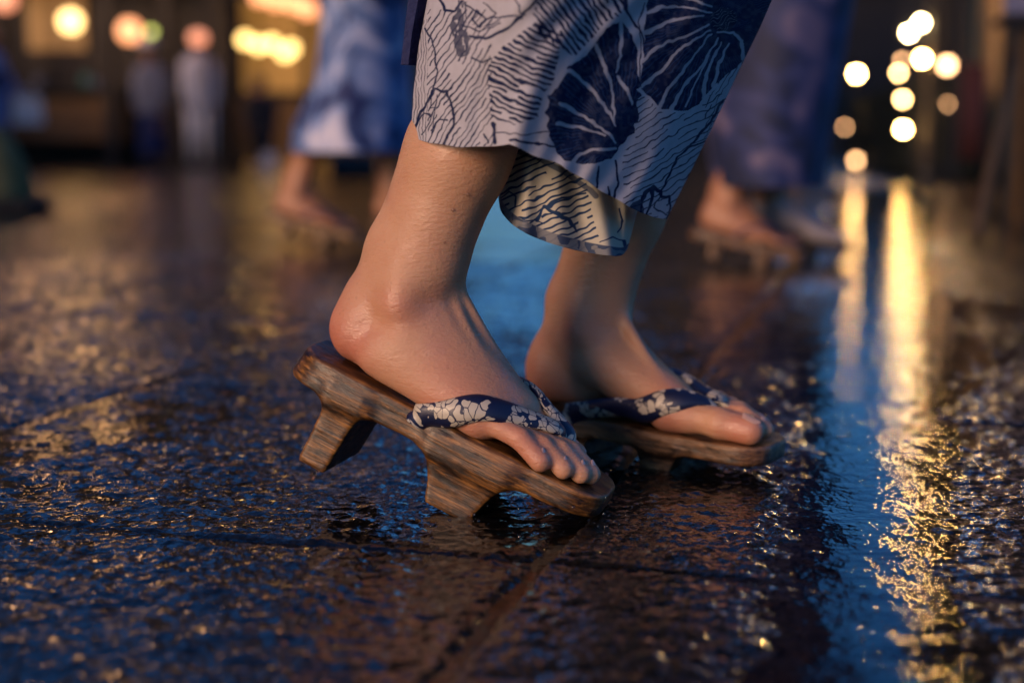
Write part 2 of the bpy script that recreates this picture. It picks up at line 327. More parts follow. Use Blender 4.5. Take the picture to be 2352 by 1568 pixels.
M_hedge = mat('hedge_leaf', (.007, .012, .006), .6, (.014, .020, .009), 20)
M_metal = mat('dark_metal', (.02, .02, .025), .4, metal=.7)
def emis(name, c, s, base=(.5, .4, .3)): return mat(name, base, .6, emit=c, estr=s)
M_paper_y = emis('lit_paper_yellow', (1, .58, .20), 3.6); M_paper_o = emis('lit_paper_orange', (1, .36, .14), 1.7)
M_paper_p = emis('lit_paper_pink', (1, .33, .17), 1.0); M_paper_hi = emis('lit_paper_bright', (1, .50, .20), 8); M_green = emis('green_lamp_glass', (.55, .6, .12), 2.5)
M_shoji = emis('lit_shoji_paper', (1, .40, .08), .085, (.4, .28, .14)); M_bulb_y = emis('warm_bulb_glass', (1, .60, .18), 3.4)
M_interior = emis('lit_back_wall', (1, .45, .08), .11, (.4, .25, .1))

# ---------------------------------------------------------------- ground, slabs, water
GU = np.array([math.cos(R_(15)), -math.sin(R_(15))]); GN = np.array([math.sin(R_(15)), math.cos(R_(15))])
SU, SN, U0, N0 = .577, .549, -.208, .842
def height(x, y, near=True):
    un = fbm(x*2.2+3, y*2.2, 11, 3)-.45
    h = un*.0050 + (fbm(x*14, y*14, 5, 3)-.45)*.0030
    dip = (x-.262*y+.0)/(.035+.028*y); h = h - .0056*np.exp(-dip*dip) - .0034*np.exp(-((x-.002)/.055)**2-((y-.975)/.05)**2)
    if near:
        f1, f2, hv = cell(x*120, y*120, 3)
        h = h + (smooth(0, .5, f2-f1)*(.3+hv)*.0011) - .0004
        f1, f2, hv = cell(x*52+.2*vnoise(x*90, y*90, 4), y*52, 8)
        h = h + smooth(0, .35, f2-f1)*(hv-.25)*.0022
        h = h + (fbm(x*300, y*300, 9, 2)-.4)*.0012
    return h-.0002 if near else h+.0003
gm = fast_mesh('ground', [(-400, -60, -.0095), (400, -60, -.0095), (400, 600, -.0095), (-400, 600, -.0095)], [(0, 1, 2, 3)], False)
ground = link('ground', gm, M_far); tag(ground, kind='structure')
pave = bpy.data.objects.new('pavement', None); COL.objects.link(pave); tag(pave, kind='structure')
nslab = 0
for i in range(-16, 22):
    for j in range(-3, 19):
        u0, n0 = U0+i*SU, N0+j*SN
        c = GU*(u0+SU/2)+GN*(n0+SN/2)
        if c[1] < .15 or c[1] > 9.2 or abs(c[0]) > .40*c[1]+.75: continue
        dmin = max(.55, c[1]-.35)
        res = .0034 if c[1] < 1.75 and abs(c[0]) < .36*c[1]+.45 else (.008 if c[1] < 3.2 else .03)
        a = np.arange(0, SU-.006+1e-6, res); b = np.arange(0, SN-.006+1e-6, res)
        a = np.linspace(.0018, SU-.0018, len(a)+1); b = np.linspace(.0018, SN-.0018, len(b)+1)
        A, B = np.meshgrid(a, b, indexing='ij'); x = GU[0]*(u0+A)+GN[0]*(n0+B); y = GU[1]*(u0+A)+GN[1]*(n0+B)
        z = height(x, y, res < .02)
        jit = .0009*(random.random()-.5); z = z+jit
        wob = .0025*(vnoise(x*30, y*30, 21))
        ed = np.minimum(np.minimum(A-.003, SU-.003-A), np.minimum(B-.003, SN-.003-B))
        z = z - .0045*(1-smooth(0, .003+wob, ed)) if res < .02 else z - .008*(ed < 1e-4)
        V = np.stack([x-c[0], y-c[1], z], -1).reshape(-1, 3); n1, n2 = A.shape
        I = np.arange(n1*n2).reshape(n1, n2)
        Q = np.stack([I[:-1, :-1], I[1:, :-1], I[1:, 1:], I[:-1, 1:]], -1).reshape(-1, 4)
        link('paving_slab', fast_mesh('paving_slab', V, Q), M_slab, pave, (c[0], c[1], 0)); nslab += 1
WZ = -.0012
wm = fast_mesh('water', [(-4.5, .2, WZ), (4.8, .2, WZ), (4.8, 9.0, WZ), (-4.5, 9.0, WZ)], [(0, 1, 2, 3)], False)
water = link('rain_water', wm, M_water); tag(water, kind='structure')

# ---------------------------------------------------------------- signed distance solids
def seg_d(PX, PY, PZ, a, b, ra, rb, ax=None, f=1.):
    a = np.asarray(a, float); b = np.asarray(b, float)
    x, y, z = PX-a[0], PY-a[1], PZ-a[2]; d = b-a
    if ax is not None:
        t = (x*ax[0]+y*ax[1]+z*ax[2])*(1/f-1); x, y, z = x+ax[0]*t, y+ax[1]*t, z+ax[2]*t
        d = d + ax*(d@ax)*(1/f-1)
    L2 = max(float(d@d), 1e-12); h = np.clip((x*d[0]+y*d[1]+z*d[2])/L2, 0, 1)
    return np.sqrt((x-h*d[0])**2+(y-h*d[1])**2+(z-h*d[2])**2) - (ra+(rb-ra)*h)
def smin(a, b, k):
    h = np.maximum(k-np.abs(a-b), 0)/k; return np.minimum(a, b)-h*h*k*.25
class Field:
    def __init__(s, xs, ys, zs):
        s.x, s.y, s.z = [np.asarray(v, np.float32) for v in (xs, ys, zs)]; s.F = np.full((len(xs), len(ys), len(zs)), .03, np.float32)
    def add(s, prims):
        for (a, b, ra, rb, k, ax, f) in prims:
            r = max(ra, rb)*max(1, f)+k+.012; lo = np.minimum(a, b)-r; hi = np.maximum(a, b)+r
            i = [np.searchsorted(c, (lo[n], hi[n])) for n, c in enumerate((s.x, s.y, s.z))]
            if any(q[1] <= q[0] for q in i): continue
            sl = tuple(slice(q[0], q[1]) for q in i)
            d = seg_d(s.x[sl[0]][:, None, None], s.y[sl[1]][None, :, None], s.z[sl[2]][None, None, :], a, b, ra, rb, ax, f)
            s.F[sl] = smin(s.F[sl], d.astype(np.float32), k)
        return s
    def mesh(s, it=2):
        return surfnets(s.F, s.x, s.y, s.z, it)
def surfnets(F, xs, ys, zs, it=2):
    S = F < 0; c = np.zeros(tuple(n-1 for n in F.shape), np.uint8)
    for i in (0, 1):
        for j in (0, 1):
            for k in (0, 1): c += S[i:i+c.shape[0], j:j+c.shape[1], k:k+c.shape[2]]
    I = np.argwhere((c > 0) & (c < 8)); idx = np.full(c.shape, -1, np.int32); idx[tuple(I.T)] = np.arange(len(I))
    corners = [(i, j, k) for i in (0, 1) for j in (0, 1) for k in (0, 1)]
    val = {q: F[I[:, 0]+q[0], I[:, 1]+q[1], I[:, 2]+q[2]] for q in corners}
    acc = np.zeros((len(I), 3)); cnt = np.zeros(len(I))
    for q in corners:
        for ax in range(3):
            if q[ax]: continue
            r = list(q); r[ax] = 1; r = tuple(r); a, b = val[q], val[r]; m = (a < 0) != (b < 0)
            t = np.where(m, a/np.where(m, a-b, 1), 0)
            for n in range(3): acc[:, n] += np.where(m, (t if n == ax else q[n]), 0)
            cnt += m
    P = acc/cnt[:, None]; V = np.empty((len(I), 3))
    for n, g in enumerate((xs, ys, zs)):
        V[:, n] = g[I[:, n]]+(g[I[:, n]+1]-g[I[:, n]])*P[:, n]
    Q = []
    for ax in range(3):
        o1, o2 = (ax+1) % 3, (ax+2) % 3
        sa = [slice(None)]*3; sb = [slice(None)]*3; sa[ax] = slice(0, -1); sb[ax] = slice(1, None)
        D = S[tuple(sa)] != S[tuple(sb)]; E = np.argwhere(D); E = E[(E[:, o1] > 0) & (E[:, o2] > 0) & (E[:, o1] < F.shape[o1]-1) & (E[:, o2] < F.shape[o2]-1)]
        ins = S[tuple(E.T)]
        def cid(d1, d2):
            G = E.copy(); G[:, o1] += d1; G[:, o2] += d2; return idx[tuple(G.T)]
        q = np.stack([cid(-1, -1), cid(0, -1), cid(0, 0), cid(-1, 0)], -1); q[~ins] = q[~ins][:, ::-1]; Q.append(q)
    Q = np.concatenate(Q)
    for _ in range(it):
        e = np.concatenate([Q[:, [0, 1]], Q[:, [1, 2]], Q[:, [2, 3]], Q[:, [3, 0]]]); n = len(V)
        deg = np.bincount(e.ravel(), minlength=n)
        av = np.stack([np.bincount(e[:, 0], V[e[:, 1], k], n)+np.bincount(e[:, 1], V[e[:, 0], k], n) for k in range(3)], -1)/deg[:, None]
        V = V*.5+av*.5
    return V, Q

class Fr:   # local frame: u forward, v lateral, w up; metres
    def __init__(s, o, u, v, w): s.o, s.u, s.v, s.w = [np.asarray(q, float) for q in (o, u, v, w)]
    def p(s, u, v, w): return s.o+(s.u*u+s.v*v+s.w*w)*.001
def foot_prims(T, pose, k=.008):
    P = []
    def c(a, b, ra, rb, kk=k, f=None):
        P.append((T.p(*a), T.p(*b), ra*.001, rb*.001, kk, T.v if f else None, f or 1.))
    s = pose['ank']
    c((27, 0, 27), (58, 1, 22), 27, 21, .010)
    c((30, 0, 44), (46, 0, 58), 23, 27, .014)
    c((s-28, 0, 58), (s-28, 0, 92), 13, 14, .020)
    c((s, 0, 72), (s, 0, 92), 32, 30, .016, .90)
    # rays
    q = pose['spread']
    c((76, -9, 44), (152, -21*q, 19), 24, 17, .012)
    c((72, -3, 50), (150, -8*q, 20), 25, 15, .012)
    c((68, 6, 42), (148, 8*q, 17), 24, 14, .012)
    c((64, 13, 32), (142, 20*q, 15), 21, 13, .012)
    c((52, 16, 20), (136, 27*q, 12), 17, 12, .012)
    c((150, -24*q, 16), (168, -25*q, 14), 16*(q+1)/2, 13*(q+1)/2, .010)
    # malleoli
    c((s+5, 25, 62), (s+3, 24.5, 72), 11, 9.5, .014); c((s+7, -26.5, 70), (s+5, -25, 80), 11, 9.5, .014)
    # tendons on the instep
    c((s+25, -3, 88), (138, -19, 38), 5.5, 3.4, .006); c((s+24, 2, 84), (136, 4, 32), 4, 2.6, .005); c((s+20, 8, 76), (134, 14, 26), 4, 2.4, .005)
    # toes
    e = pose['toes']; rb = 12 if q == 1 else 10.5; c((164, -24*q, 15), (e[0]-38, -23*q, 14), rb+.5, rb, .004); c((e[0]-36, -23*q, rb+1.5), (e[0]-rb, -19*q, rb-.5), rb, rb-.3, .005)
    for (x0, y0, en, y2, r) in ((160, -6, e[1], -3, 8.3), (156, 6, e[2], 8, 8.2), (150, 17, e[3], 20, 8.0), (142, 28, e[4], 31, 8.4)):
        x1 = en-28; x2 = en-r; lf = pose.get('lift', 0); c((x0, y0*q, 15+lf*.5), (x1, (y0+y2)/2*q, 15.0+lf), r+.2, r-.8, .0028); c((x1, (y0+y2)/2*q, 15.0+lf), (x2, y2*q, 7.6+lf*.6), r-.8, r-.6, .0028)
    return P
def leg_prims(T, pose, knee, hip):
    s = pose['ank']; a = T.p(s, 0, 92); tilt = pose['tilt']; P = []
    m1 = T.p(s+tilt*80, 0, 172)
    P.append((a, m1, .031, .0335, .012, None, 1.)); ach = T.p(s-26, 0, 90); ach2 = T.p(s-20+tilt*80, 0, 172)
    P.append((ach, ach2, .0135, .020, .018, None, 1.))
    kn = np.asarray(knee); calf = m1+(kn-m1)*.45
    P.append((m1, calf, .0335, .046, .016, None, 1.)); P.append((calf, kn, .046, .044, .02, None, 1.))
    P.append((kn, np.asarray(hip), .050, .078, .03, None, 1.)); return P
def torso_prims(hipL, hipR, neck, head, lat):
    hipL, hipR, neck, head, lat = [np.asarray(q, float) for q in (hipL, hipR, neck, head, lat)]; mid = (hipL+hipR)/2; up = neck-mid
    fwd = np.cross(lat, [0, 0, 1.]); P = []
    P.append((mid-lat*.06, mid+lat*.06, .10, .10, .04, None, 1.)); P.append((mid+up*.1, mid+up*.45, .105, .10, .05, None, 1.))
    P.append((mid+up*.45-lat*.03, mid+up*.82-lat*.06, .09, .085, .05, None, 1.)); P.append((mid+up*.45+lat*.03, mid+up*.82+lat*.06, .09, .085, .05, None, 1.))
    P.append((neck-up*.02, head, .048, .045, .03, None, 1.))
    hd = (head-neck); P.append((head+hd*.15, head+hd*.45, .078, .088, .02, lat, .86))
    P.append((head+fwd*.025-hd*.1, head+fwd*.03+hd*.1, .045, .055, .03, None, 1.))           # jaw
    P.append((head+fwd*.095+hd*.08, head+fwd*.088+hd*.25, .011, .008, .012, None, 1.))       # nose
    P.append((head+fwd*.088-hd*.06-lat*.012, head+fwd*.088-hd*.06+lat*.012, .009, .009, .008, None, 1.))  # lips
    for s_ in (-1, 1):
        P.append((head+lat*s_*.076+hd*.1, head+lat*s_*.078+hd*.24, .012, .014, .006, None, 1.))  # ears
        sh = neck-up*.14+lat*s_*.15; el = sh-up*.52+lat*s_*.04-fwd*.03; wr = el-up*.40+fwd*.10
        P += [(sh, el, .045, .036, .03, None, 1.), (el, wr, .036, .024, .02, None, 1.)]
        dn = np.array([0, 0, -1.]); pl = wr+dn*.075+fwd*.01
        P.append((wr, pl, .024, .030, .015, lat, .5))
        for q, (ln, off) in enumerate(((.055, .026), (.065, .009), (.06, -.008), (.048, -.024))):
            b0 = pl+fwd*off+dn*.01; b1 = b0+dn*ln*.5; b2 = b1+dn*ln*.45-fwd*.0-lat*s_*.014
            P += [(b0, b1, .009, .0085, .004, None, 1.), (b1, b2, .0085, .007, .004, None, 1.)]
        t0 = wr+dn*.025+fwd*.022; t1 = t0+dn*.035+fwd*.022; P += [(t0, t1, .011, .010, .008, None, 1.), (t1, t1+dn*.03+fwd*.004, .010, .008, .004, None, 1.)]
    return P
def grid_for(P, h, zfine=None, hz=None):
    lo = np.min([np.minimum(a, b)-max(ra, rb)-.015 for a, b, ra, rb, *_ in P], 0); hi = np.max([np.maximum(a, b)+max(ra, rb)+.015 for a, b, ra, rb, *_ in P], 0)
    xs = np.arange(lo[0], hi[0], h); ys = np.arange(lo[1], hi[1], h)
    if zfine is None: zs = np.arange(lo[2], hi[2], h)
    else:
        zs = list(np.arange(lo[2], zfine, h)); st = h
        while zs[-1] < hi[2]: st = min(st*1.12, hz); zs.append(zs[-1]+st)
    return Field(xs, ys, zs)
def set_attr(me, name, vals):
    a = me.attributes.new(name, 'FLOAT', 'POINT'); a.data.foreach_set('value', np.asarray(vals, np.float32))

# ---------------------------------------------------------------- geta
def mframe(T):
    return Matrix(((T.u[0], T.v[0], T.w[0], T.o[0]), (T.u[1], T.v[1], T.w[1], T.o[1]), (T.u[2], T.v[2], T.w[2], T.o[2]), (0, 0, 0, 1)))
def geta(parent, T, teeth, m, h=.0016, L0=-4, L1=241, th=(24, 20), label=None, slant=6, hw=38):
    """T: u forward, v = away from near edge (board spans v 0..2*hw), w up with board top at 0 (mm)."""
    xs = np.arange(L0-8, L1+8, h*1000); ys = np.arange(-6, 2*hw+6, h*1000); bot = min(t[3] for t in teeth)-6
    zs = np.arange(bot, 8, h*1000)
    X, Y, Z = xs[:, None, None], ys[None, :, None], zs[None, None, :]
    cu = (L0+L1)/2; hl = (L1-L0)/2; rc = 27
    slx = X + np.where(X < cu, 1, 0)*slant*(Z/-25)*.9    # slanted heel end
    qx = np.abs(slx-cu)-(hl-rc); qy = np.abs(Y-hw)-(hw-rc)
    d2 = np.minimum(np.maximum(qx, qy), 0)+np.sqrt(np.maximum(qx, 0)**2+np.maximum(qy, 0)**2)-rc
    t = np.clip((X-L0)/(L1-L0), 0, 1); tk = th[0]+(th[1]-th[0])*t; top = -1.6*np.sin(t*np.pi)
    zc = top-tk/2; dz = np.abs(Z-zc)-tk/2; r = 2.6
    a, b = d2+r, dz+r; D = np.minimum(np.maximum(a, b), 0)+np.sqrt(np.maximum(a, 0)**2+np.maximum(b, 0)**2)-r
    for (u0, u1, wtop, wbot, ub0, ub1, k) in teeth:
        s = np.clip((wtop-Z)/(wtop-wbot), 0, 1); c0 = u0+(ub0-u0)*s; c1 = u1+(ub1-u1)*s
        dx = np.abs(X-(c0+c1)/2)-(c1-c0)/2; dy = np.abs(Y-hw)-(hw-1.5); dzz = np.maximum(wbot-Z, Z-(wtop+10)); r2 = 2.0
        q = [dx+r2, dy+r2, dzz+r2]; Dt = np.minimum(np.maximum(np.maximum(q[0], q[1]), q[2]), 0)+np.sqrt(sum(np.maximum(v, 0)**2 for v in q))-r2
        D = smin(D, Dt, k)
    nz = (fbm(X*.035+Z*.21, Y*.03+Z*.11, 31, 3)-.45)*1.1+(fbm(X*.18+Z*.3, Y*.2-Z*.25, 33, 2)-.38)*.9+(vnoise(X*.02+9, Z*.9+Y*.05, 7)-.5)*.5
    D = D+nz
    V, Q = surfnets((D*.001).astype(np.float32), (xs*.001).astype(np.float32), (ys*.001).astype(np.float32), (zs*.001).astype(np.float32), 1)
    g = bpy.data.objects.new('geta_sandal', None); COL.objects.link(g); g.parent = parent; g.empty_display_size = .05
    g.matrix_basis = Matrix.Translation(-parent.location) @ mframe(T)
    if label: g['label'] = label
    cz = V[Q].mean(1); cut = -max(th)*.001-.0025
    tooth = np.zeros(len(Q), int)
    midu = (teeth[0][1]+teeth[1][0])/2*.001
    tooth[(cz[:, 2] < cut) & (cz[:, 0] < midu)] = 1; tooth[(cz[:, 2] < cut) & (cz[:, 0] >= midu)] = 2
    for t_, nm in ((0, 'board'), (1, 'tooth'), (2, 'tooth')):
        q = Q[tooth == t_]; used, inv = np.unique(q, return_inverse=True)
        link(nm, fast_mesh(nm, V[used], inv.reshape(-1, 4)), m, g)
    return g
def tube_uv(name, pts, wid, thk, nrm, m, parent, seg=20, n=70):
    """flattened padded strap swept along pts; nrm = outward direction per point"""
    pts = np.asarray(pts, float); wid = np.asarray(wid, float); nrm = np.asarray(nrm, float)
    t = np.r_[0, np.cumsum(np.linalg.norm(np.diff(pts, axis=0), axis=1))]; L = t[-1]; s = np.linspace(0, L, n)
    def sp(A):
        r = np.stack([np.interp(s, t, A[:, k]) for k in range(A.shape[1])], -1)
        for _ in range(6): r[1:-1] = r[1:-1]*.5+(r[:-2]+r[2:])*.25
        return r
    P = sp(pts); W = sp(wid[:, None])[:, 0]; NN = sp(nrm); V = []; UV = []
    tg = np.gradient(P, axis=0); tg /= np.linalg.norm(tg, axis=1)[:, None]
    NN -= tg*(NN*tg).sum(1)[:, None]; NN /= np.linalg.norm(NN, axis=1)[:, None]; B = np.cross(tg, NN)
    for i in range(n):
        for k in range(seg+1):
            a = 2*math.pi*k/seg; ca, sa = math.cos(a), math.sin(a)
            V.append(P[i]+B[i]*ca*W[i]+NN[i]*(sa if sa > 0 else sa*.55)*W[i]*thk); UV.append((s[i], k/seg*2.6*W[i]*1.9))
    Fc = [(i*(seg+1)+k, i*(seg+1)+k+1, (i+1)*(seg+1)+k+1, (i+1)*(seg+1)+k) for i in range(n-1) for k in range(seg)]
    Fc.append(tuple(range(seg))); Fc.append(tuple((n-1)*(seg+1)+k for k in range(seg))[::-1])
    me = py_mesh(name, V, Fc, True); uv = me.uv_layers.new(name='UVMap')
    for l in me.loops: uv.data[l.index].uv = UV[l.vertex_index]
    return link(name, me, m, parent)
def strap_pair(g, T, prims, rows, m, rad=(8.5, 4.6), push=True, thk=.62):
    """rows: list of half straps, each list of (u, v, w) mm in the geta frame; pushed out of the foot"""
    for pts in rows:
        P = []; N = []; n = len(pts)
        dense = []
        for i in range(n-1):
            for q in range(6): dense.append(np.array(pts[i])*(1-q/6)+np.array(pts[i+1])*q/6)
        dense.append(np.array(pts[-1], float))
        for i, q in enumerate(dense):
            p = T.p(*q); rr = (rad[0]+(rad[1]-rad[0])*(i/(len(dense)-1))**2)*.001
            nr = T.w.copy()
            if push and prims and i > 1:
                def sd(x): return min(float(seg_d(x[0], x[1], x[2], a, b, ra, rb, ax, f)) for a, b, ra, rb, k_, ax, f in prims)
                for _ in range(14):
                    e = .0006; d0 = sd(p); gr = np.array([sd(p+np.eye(3)[k]*e)-sd(p-np.eye(3)[k]*e) for k in range(3)]); gr /= (np.linalg.norm(gr)+1e-9)
                    tgt = rr*thk*.50
                    if i < len(dense)-4 and abs(d0-tgt) > .0004 and d0 < tgt: p = p+gr*(tgt-d0)*.6
                nr = gr if d0 < .03 else nr
            P.append(p); N.append(nr)
        N = np.array(N)
        for _ in range(10): N[1:-1] = N[1:-1]*.4+(N[:-2]+N[2:])*.3
        P = np.array(P)
        for _ in range(3): P[1:-1] = P[1:-1]*.5+(P[:-2]+P[2:])*.25
        inv = np.array(mframe(T).inverted()); R3 = inv[:3, :3]
        Pl = P@R3.T+inv[:3, 3]; Nl = N@R3.T
        W = [(rad[0]+(rad[1]-rad[0])*max(0, (i/(len(P)-1)-.45)/.55)**1.6)*.001*(1 if i > 2 else .75+.08*i) for i in range(len(P))]
        tube_uv('strap', Pl, W, thk, Nl, m, g)

# ---------------------------------------------------------------- the walker in front
tipR = at_z(1340, 1200, .002)
ya, pi_ = R_(-15), R_(24)
e0 = np.array([math.cos(ya), math.sin(ya), 0]); nR = np.array([-e0[1], e0[0], 0]); zz = np.array([0, 0, 1.])
uR = e0*math.cos(pi_)-zz*math.sin(pi_); wR = e0*math.sin(pi_)+zz*math.cos(pi_)
oR = tipR-uR*.235+wR*(.020-.0015)
TbR = Fr(oR, uR, nR, wR)                                  # board frame, near edge v=0
_y = R_(3.2); _u = uR*math.cos(_y)-nR*math.sin(_y); _n = nR*math.cos(_y)+uR*math.sin(_y)
TfR = Fr(TbR.p(0, 38, -1.0), _u, -_n, wR)                 # foot frame, lateral side toward the camera
hl = at_z(1220, 935, .04); ya2, p2 = R_(-33.5), R_(4)
e1 = np.array([math.cos(ya2), math.sin(ya2), 0]); nL = np.array([-e1[1], e1[0], 0])
uL = e1*math.cos(p2)-zz*math.sin(p2); wL = e1*math.sin(p2)+zz*math.cos(p2)
oL = hl+(-e1*.029+zz*.0035)
TbL = Fr(oL, uL, nL, wL)
TfL = Fr(TbL.p(3, 36, -1.0), uL, nL, wL)                   # medial side toward the camera
poseR = dict(ank=47, tilt=-.05, spread=.86, toes=(214, 231, 226, 215, 200)); poseL = dict(ank=60, tilt=.26, spread=1, toes=(231, 233, 226, 212, 196), lift=5)
kneeR = TfR.p(47-.05*330, 4, 430); kneeL = TfL.p(60+.24*330, 0, 425)
hipR = np.array([.115, 1.0, .88]); hipL = np.array([.150, 1.155, .88])
latv = (hipL-hipR)/np.linalg.norm(hipL-hipR)
fwv = np.cross(latv, zz)
neck = (hipL+hipR)/2+fwv*.05+zz*.50; head = neck+fwv*.02+zz*.13
fpR, fpL = foot_prims(TfR, poseR), foot_prims(TfL, poseL)
allp = fpR+leg_prims(TfR, poseR, kneeR, hipR)+fpL+leg_prims(TfL, poseL, kneeL, hipL)+torso_prims(hipL, hipR, neck, head, latv)
walker = thing('person', 'woman walking in front in geta and a white yukata printed with navy fans', 'person', (float(.05), 1.05, 0))
wl = np.array(walker.location)
Fd = grid_for(allp, .0021, .36, .012).add(allp); V, Q = Fd.mesh(2); del Fd
me = fast_mesh('body', V-wl, Q)
fl = np.zeros(len(V))
for T, pts in ((TfR, [(4, 0, 22, 26, .8), (54, 28, 62, 15, .5), (120, 34, 12, 40, .55), (180, 26, 8, 22, .6), (214, -20, 10, 16, .6), (30, 20, 10, 30, .6)]),
               (TfL, [(4, 0, 22, 26, .8), (64, -28, 72, 16, .8), (214, -20, 10, 18, .9), (150, -36, 10, 26, .6), (30, -18, 10, 34, .6)])):
    for u, v, w_, r, s in pts:
        d = np.linalg.norm(V-T.p(u, v, w_), axis=1); fl += s*np.exp(-(d/(r*.001))**2)
set_attr(me, 'flush', np.clip(fl, 0, 1))
body = link('body', me, M_skin, walker)
# toenails
M_nail = mat('toenail', (.56, .34, .26), .3, coat=.4)
for T, ps in ((TfR, poseR), (TfL, poseL)):
    e, q = ps['toes'], ps['spread']
    for (u, v, w_, lx, ly, sl) in ((e[0]-10.5, -19.3*q, (23.1 if q == 1 else 20.0), 8, 7.6*(q+1)/2, -16), (e[1]-7.5, -3.2*q, 15.2+ps.get('lift', 0)*.7, 4.6, 4.2, -38), (e[2]-7.5, 7.8*q, 15.0+ps.get('lift', 0)*.7, 4.2, 4, -38), (e[3]-7.5, 19.8*q, 14.6+ps.get('lift', 0)*.7, 4, 3.8, -38), (e[4]-7.5, 30.8*q, 15.4+ps.get('lift', 0)*.7, 3.8, 3.4, -38)):
        b = MB(); rings = []
        for i in range(7):
            a = i/6; uu = -lx+2*lx*a; wdt = ly*math.sqrt(max(0.06, 1-(abs(a-.5)*2)**4)); ring = []
            for j in range(9):
                q = -1+2*j/8; ring.append((uu, wdt*q, -2.6*q*q*ly/8-.9*(a-.3)**2+.0))
            rings.append(ring)
        top = [[(p[0], p[1], p[2]) for p in r] for r in rings]
        b.loft(top, close=False); b.loft([[(p[0], p[1], p[2]-1.6) for p in r][::-1] for r in rings], close=False)
        ca, sa = math.cos(R_(sl)), math.sin(R_(sl))
        b.v = [tuple(T.p(u+p[0]*ca-p[2]*sa, v+p[1], w_+p[0]*sa+p[2]*ca)-wl) for p in b.v]
        b.build('toenail', M_nail, walker, True)
# sandals
gR = geta(walker, TbR, [(30, 57, -24, -77, 27, 49, 16), (114, 172, -22, -60, 126, 160, 20)], M_geta, .0014, th=(24, 17.5), label='near sandal, heel lifted, dark weathered wood with tall teeth')
gL = geta(walker, TbL, [(48, 84, -17, -38, 50, 80, 8), (132, 168, -17, -36, 135, 160, 8)], M_geta2, .0016, -4, 238, (17, 16), 'far sandal standing flat on the wet stone, lower teeth', 3)
strap_pair(gR, TbR, fpR, [[(94, -1, -8), (104, -2, 1), (122, 1, 12), (145, 8, 19), (166, 20, 21), (182, 31, 18), (194, 40, 11), (199, 43, 2), (199, 43, -6)],
                          [(95, 76, -7), (104, 77, 4), (124, 72, 22), (146, 64, 29), (168, 55, 26), (184, 48, 19), (195, 44, 11), (199, 43, 2)]], M_strap, (10.2, 7.6))
strap_pair(gL, TbL, fpL, [[(61, 2, -5), (74, 1, 2), (93, 1, 9), (119, 4, 15), (150, 8, 18), (180, 14, 16), (200, 19, 10), (212, 23, 2), (212, 23, -6)],
                          [(66, 71, -4), (80, 74, 6), (104, 72, 20), (130, 62, 30), (158, 48, 30), (184, 33, 23), (204, 25, 12), (212, 23, 2)]], M_strap_far, (11.0, 7.0))
# water drops on the near leg
M_drop = bpy.data.materials.new('water_drop'); M_drop.use_nodes = True
_N = M_drop.node_tree.nodes; _L = M_drop.node_tree.links; _N.remove(_N['Principled BSDF'])
_f = _N.new('ShaderNodeFresnel'); _f.inputs[0].default_value = 1.6; _g = _N.new('ShaderNodeBsdfGlossy'); _g.inputs['Roughness'].default_value = .04
_t = _N.new('ShaderNodeBsdfTransparent'); _m = _N.new('ShaderNodeMixShader'); _L.new(_f.outputs[0], _m.inputs[0]); _L.new(_t.outputs[0], _m.inputs[1]); _L.new(_g.outputs[0], _m.inputs[2]); _L.new(_m.outputs[0], _N['Material Output'].inputs[0])
b = MB()
sel = V[(V[:, 2] < .27) & (V[:, 2] > .06) & (V[:, 1] < 1.25)]; nd = 0
cx = rng.permutation(len(sel))[:200]
for i in cx:
    p = sel[i]; r = random.choice([.0002, .00022, .00025, .0003])
    b.sphere(tuple(p-wl), r, 8, 1.15)
for px, py, Y in ((1078, 457, 1.0), (1045, 490, 1.0), (1030, 565, 1.0), (1332, 590, 1.14)):
    d = ray(px, py); d = d/np.linalg.norm(d); rel = V-_C; t = rel@d; off = np.linalg.norm(rel-t[:, None]*d, axis=1); m_ = off < .004
    if m_.any():
        j = np.where(m_)[0][np.argmin(t[m_])]; b.sphere(tuple(V[j]-wl), .0011 if px > 1040 else .0007, 14, 1.3)
o = b.build('water_drops', M_drop, walker, True); o['kind'] = 'stuff'

b = MB()
for c_, n_, sp_ in ((at_z(1745, 1075, 0), 70, .03), (at_z(1345, 1215, 0), 30, .022), (at_z(1060, 1215, 0), 22, .02)):
    for q in range(n_):
        r = random.choice([.0004, .0005, .0006, .0008, .0011]); hgt_ = abs(random.gauss(0, .008))
        b.sphere((c_[0]+random.gauss(0, sp_), c_[1]+random.gauss(0, sp_*.8), hgt_+r), r, 8)
o = b.build('splash_drops', M_drop, None, True); o['kind'] = 'stuff'; o['label'] = 'tiny splashed water drops round the sandal tips on the wet stone'; o['category'] = 'water drops'
# ---------------------------------------------------------------- front yukata
def Zx(a): return 900.4+a*.38677
def Zy(a): return a*.38677
def inpoly(x, y, poly):
    r = np.zeros(x.shape, bool); n = len(poly)
    for i in range(n):
        x1, y1 = poly[i]; x2, y2 = poly[(i+1) % n]
        if y1 == y2: continue
        r ^= ((y1 > y) != (y2 > y)) & (x < (x2-x1)*(y-y1)/(y2-y1)+x1)
    return r
def stroke(x, y, pts, w0, w1=None):
    w1 = w0 if w1 is None else w1; best = np.full(x.shape, 1e9); n = len(pts)-1
    for i in range(n):
        ax, ay = pts[i]; bx, by = pts[i+1]; dx, dy = bx-ax, by-ay
        h = np.clip(((x-ax)*dx+(y-ay)*dy)/(dx*dx+dy*dy), 0, 1); d = np.hypot(x-ax-h*dx, y-ay-h*dy)
        best = np.minimum(best, d-(w0+(w1-w0)*(i+h)/n))
    return best
